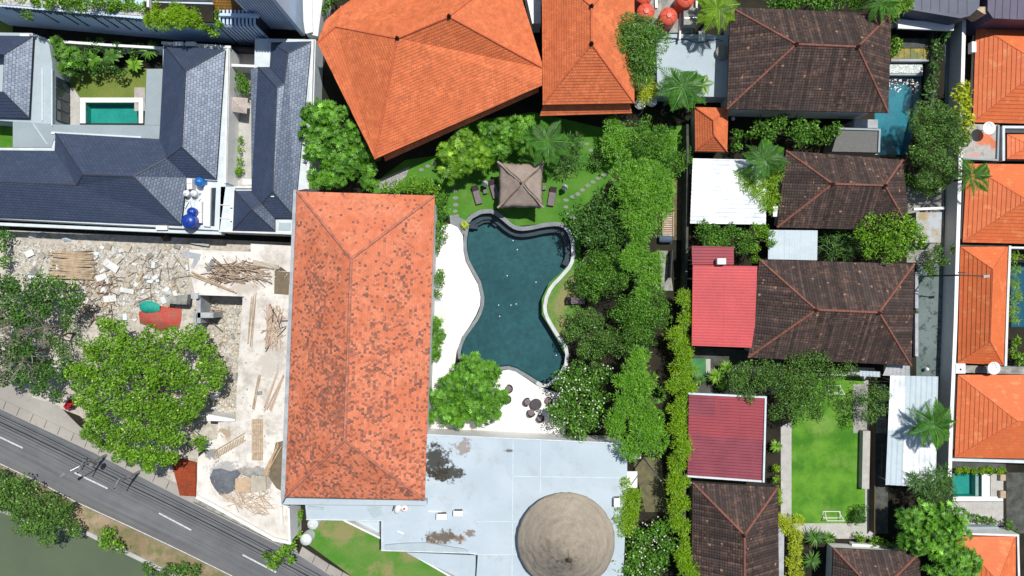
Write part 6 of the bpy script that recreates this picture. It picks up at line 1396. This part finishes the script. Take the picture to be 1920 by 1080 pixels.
def rubble(name, poly, n, z, mats, s0, s1, seed=1):
    rr = random.Random(seed); xs = [p[0] for p in poly]; ys = [p[1] for p in poly]; B_ = {m: MB() for m in mats}; k = 0
    def inside(x, y):
        c = False; j = len(poly) - 1
        for i in range(len(poly)):
            (xi, yi), (xj, yj) = poly[i], poly[j]
            if (yi > y) != (yj > y) and x < (xj - xi) * (y - yi) / (yj - yi) + xi: c = not c
            j = i
        return c
    while k < n:
        x, y = rr.uniform(min(xs), max(xs)), rr.uniform(min(ys), max(ys)); k += 1
        if not inside(x, y): continue
        p = G(x, y, z); s = s0 + (s1 - s0) * rr.random() ** 2 + (rr.random() < .012) * rr.uniform(.3, .8); B_[rr.choice(mats)].box((p.x, p.y, z + s * .15), (s, s * rr.uniform(.4, .9), s * .4), rr.uniform(0, 3.1), rr.uniform(-.5, .5))
    for m, b in B_.items():
        if b.v: o = b.out(name, M[m]); o['kind'] = 'stuff'
rubble('rubble', [(20, 455), (360, 462), (350, 560), (330, 600), (240, 600), (150, 610), (30, 500)], 14000, .02, ['plaster', 'white_cap', 'cream', 'cream', 'plaster', 'wood', 'concrete'], .04, .20, 2)
rubble('rubble_pit', [(375, 570), (455, 572), (444, 790), (390, 780), (400, 700), (380, 620)], 3200, .02, ['cream', 'wood', 'concrete', 'plaster'], .05, .22, 3)
rubble('yard_debris', [(380, 730), (442, 730), (440, 790), (385, 780), (360, 850), (300, 880)], 500, .02, ['cream', 'wood', 'concrete'], .10, .34, 5)
rubble('garden_litter', [(1040, 700), (1010, 722), (1030, 790), (1012, 820), (1060, 826), (1070, 760)], 240, .03, ['wood_dark', 'concrete'], .05, .14, 8)
rubble('slab_debris', [(375, 480), (540, 470), (525, 930), (450, 960), (380, 900), (450, 780), (460, 560)], 500, 3.41, ['cream', 'wood', 'concrete', 'plaster'], .05, .2, 9)
def blob(name, label, cat, poly, z0, h, mat, bump=.15, parent=None):
    cx = sum(p[0] for p in poly) / len(poly); cy = sum(p[1] for p in poly) / len(poly); V = []; F = []; R_ = 6; n = len(poly)
    for j in range(R_ + 1):
        k = j / R_
        for (x, y) in poly: q = G(cx + (x - cx) * k, cy + (y - cy) * k, z0); V.append((q.x, q.y, z0 + .005 + h * (1 - k * k) + (random.gauss(0, bump * h) if 0 < j < R_ else 0)))
    for j in range(R_):
        for i in range(n): a, c = j * n + i, j * n + (i + 1) % n; F.append((a, c, c + n, a + n))
    o = mesh(name, V, F, mat, parent, smooth=True)
    if o.data.polygons[len(F) - 1].normal.z < 0: o.data.flip_normals()
    return tag(o, label, cat)
blob('sand_heap', 'dark grey sand heap on the site slab beside the two plywood panels', 'sand heap', [(393, 895), (400, 880), (415, 878), (432, 884), (445, 880), (452, 888), (443, 900), (441, 918), (428, 926), (412, 928), (402, 915), (396, 905)], 3.4, .45, M['sand'])
blob('cement_heap', 'brownish grey cement smear above the two plywood panels', 'cement heap', [(452, 890), (462, 880), (478, 876), (494, 882), (500, 890), (488, 894), (470, 896)], 3.4, .2, M['concrete'])
tag(slab('plywood_sheet', [(441, 897), (468, 896), (470, 924), (441, 924)], 3.7, 3.76, M['ply']), 'tan plywood sheet on the site slab next to the dark sand heap', 'plywood')
tag(slab('panel_sheet', [(468.5, 897), (498, 894), (499, 920), (470.5, 923)], 3.68, 3.74, M['cream']), 'cream panel sheet on the site slab joined to the tan plywood', 'panel')
for i, (q, lab) in enumerate((([(387, 508), (396, 485), (405, 486), (394, 508)], 'black metal mould lying on the upper left of the site slab'), ([(474, 487), (522, 497), (523, 505), (474, 497)], 'long white board lying across the upper right of the site slab'), ([(100+240, 452), (392, 458), (391, 462), (364, 458)], 'short concrete beam end in the shade below the slate roofed villa'))):
    tag(slab(('mould', 'board', 'beam_end')[i], q, 3.42 if i < 2 else .1, 3.6 if i < 2 else .5, M[('steel', 'cream', 'plaster_grey')[i]]), lab, ('mould', 'board', 'beam')[i])
t = building('pallet_stack', 'flat tan timber panel stack in the middle of the site slab', 'pallet', (482, 822)); 
for i in range(5): slab('board', rect(472 + i * 4.2, 786, 475.8 + i * 4.2, 863), 3.41, 3.52 + .01 * (i % 2), M['wood'], t)
for y in (795, 820, 845): slab('crossbar', rect(471, y, 493, y + 2), 3.54, 3.58, M['pink_wood'], t)
t = building('timber_ladder', 'broken slatted timber ladder lying near the dark sand heap', 'ladder', (430, 845))
for i in range(11):
    x = 405 + i * 5; y = 862 - i * 3.0; b = MB(); p = G(x, y - 8, 3.5); b.box((p.x, p.y, 3.52), (.14, 1.0, .08), -.3); b.out('rung', M['wood'], t)
for dy in (-15, -1): b = MB(); p, q = G(400, 862 + dy, 3.45), G(460, 826 + dy, 3.45); b.tube([p + Vector((0, 0, .05)), q + Vector((0, 0, .05))], .07, 5); b.out('rail', M['wood'], t)
blob('tarp', 'faded red tarpaulin beside the huge bright tree in the rubble yard', 'tarpaulin', [(260, 585), (270, 582), (300, 574), (320, 574), (341, 579), (340, 600), (336, 616), (318, 617), (300, 622), (280, 612), (262, 606)], .05, .9, M['tarp_red'], .06)
blob('tarp', 'turquoise tarpaulin lying over the corner of the faded red one', 'tarpaulin', [(262, 570), (270, 564), (285, 565), (299, 570), (300, 582), (288, 586), (272, 586), (262, 580)], .75, .45, M['tarp_green'], .06)
blob('red_canopy', 'small crimson cloth canopy at the roadside left of the huge tree', 'canopy', [(118, 762), (128, 750), (138, 748), (141, 758), (134, 766), (124, 769)], .9, .3, simple('crimson_cloth', (.45, .02, .03)), .1)
tag(slab('grey_shed_roof', [(312, 556), (352, 552), (350, 571), (312, 569)], 1.0, 1.9, M['concrete']), 'grey brown sheet roofed hut above the faded red tarpaulin', 'hut')
for x, y, w, d in ((372, 562, 8, 44), (385, 588, 30, 8), (366, 590, 6, 34)):
    slab('pit_beam', [(x - w / 2, y - 2), (x + w / 2, y - 2), (x + w / 2, y + d), (x - w / 2, y + d)], .3, 2.9, M['plaster_grey'], bpy.data.objects['building_site'])
for i, (x, y) in enumerate(((60, 442), (82, 440), (125, 448), (312, 447))):
    blob('debris_bag', ('pale plastic sheet at the left end of the shaded strip', 'grey sack beside the pale plastic sheet in the shaded strip', 'blue tinted plastic heap in the shaded strip', 'dark crate frame in the shaded strip below the villa')[i], 'debris', [(x - 11, y - 3), (x, y - 6), (x + 10, y - 2), (x + 8, y + 5), (x - 4, y + 6)], .02, .5, M[('plaster', 'plaster_grey', 'shade_sheet', 'wood_dark')[i]], .15)
# ---------------------------------------------------------------- street poles and wires
def pole(label, px, py, h, arms):
    a = G(px, py, 0); t = thing('utility_pole', label, 'utility pole', (a.x, a.y, 0)); b = MB(); b.tube([a, (a.x, a.y, h)], [.17, .11], 10); b.out('shaft', M['concrete'], t)
    for z, L, an in arms:
        b = MB(); b.box((a.x, a.y, z), (L, .12, .12), an); arm = b.out('crossarm', M['steel'], t)
        for s in (-.42, 0, .42): bb = MB(); bb.lathe((a.x + s * L * math.cos(an), a.y + s * L * math.sin(an), z + .06), [(.05, 0), (.08, .06), (.04, .16)], 7); bb.out('insulator', M['black'], arm)
    return a
RA_ = math.atan2(-.5, 1)
a1 = pole('concrete utility pole at the pavement below the huge bright tree', 262, 884, 5.0, [(4.8, 1.8, RA_ + 1.57)])
a2 = pole('concrete utility pole with a street lamp left along the pavement', 200, 853, 5.4, [(5.0, 2.2, RA_ + 1.57), (4.3, 1.6, RA_ + 1.57)])
b = MB(); q = a2 + Vector((0, 0, 5.1)); e_ = q + Vector((-1.9, -1.0, .4)); b.tube([q, (q + e_) / 2 + Vector((0, 0, .3)), e_], .05, 6); t = bpy.data.objects['utility_pole.002'] if 'utility_pole.002' in bpy.data.objects else None
o = b.out('lamp_arm', M['steel'], t); b = MB(); b.box(e_, (.75, .3, .14), .6); b.out('lamp_head', M['steel'], t)
b = MB(); b.lathe((a2.x + .5, a2.y - .2, 3.2), [(.28, 0), (.3, .1), (.3, .8), (.2, .95)], 12); b.out('transformer', M['steel'], t)
a0 = G(-260, 640, 0); a3 = G(640, 1078, 0); a4 = G(1300, 1420, 0)
for k, (off, z, rad) in enumerate(((-.75, 4.95, .018), (0, 4.95, .025), (.75, 4.95, .018), (-.3, 4.4, .04), (.35, 4.1, .03))):
    n_ = Vector((.447, .894, 0)) * off; pts = []
    for (A, B) in ((a0, a2), (a2, a1), (a1, a3), (a3, a4)):
        for i in range(10): s = i / 10; p = A.lerp(B, s) + n_; L = (B - A).length; pts.append((p.x - .0, p.y, z - 4 * s * (1 - s) * min(1.1, L * .018)))
    b = MB(); b.tube(pts, rad, 5); tag(b.out('overhead_cable', M['black']), ('thin overhead cable on the road side of the pole line', 'middle overhead cable of the upper row on the poles', 'thin overhead cable on the plot side of the pole line', 'thick bundled cable hanging under the upper row', 'lowest overhead cable strung along the pavement')[k], 'cable', 'overhead cables along the road')
# curly wire on the terrace
b = MB(); pts = []
for i in range(24): x = 1238 + i * 5.2; p = G(x, 75 + 3.5 * math.sin(i * .55), 3.0); pts.append((p.x, p.y, 2.64))
b.tube(pts, .03, 4); tag(b.out('hose', M['black']), 'thin black hose lying across the grey terrace roof', 'hose')
# big broken plaster pieces among the rubble
for i, (x, y, w, h, a, m, lab) in enumerate(((208, 498, 30, 14, -.6, 'plaster', 'largest pale plaster slab fragment in the middle of the rubble'), (222, 488, 18, 7, .8, 'cream', 'cream board leaning across the plaster fragment in the rubble'), (190, 520, 20, 11, .3, 'plaster', 'pale fragment lying below the largest plaster slab'), (238, 545, 26, 9, -.2, 'plaster', 'long pale fragment above the turquoise tarpaulin'),
        (262, 520, 22, 5, 1.1, 'wood', 'narrow plank standing out right of the rubble centre'), (180, 552, 22, 6, -.9, 'cream', 'pale plank near the lower left of the rubble'), (206, 560, 24, 12, .1, 'plaster', 'broad white fragment at the lower edge of the rubble'), (55, 475, 16, 12, .4, 'plaster', 'white fragment among weeds at the left of the rubble'))):
    p = G(x, y, .3); b = MB(); b.box((p.x, p.y, .3), (w / 15, h / 15, .08), a, .12); tag(b.out('plaster_fragment', M[m]), lab, 'debris')
for i, ang in enumerate((0, 1, 2)): pass
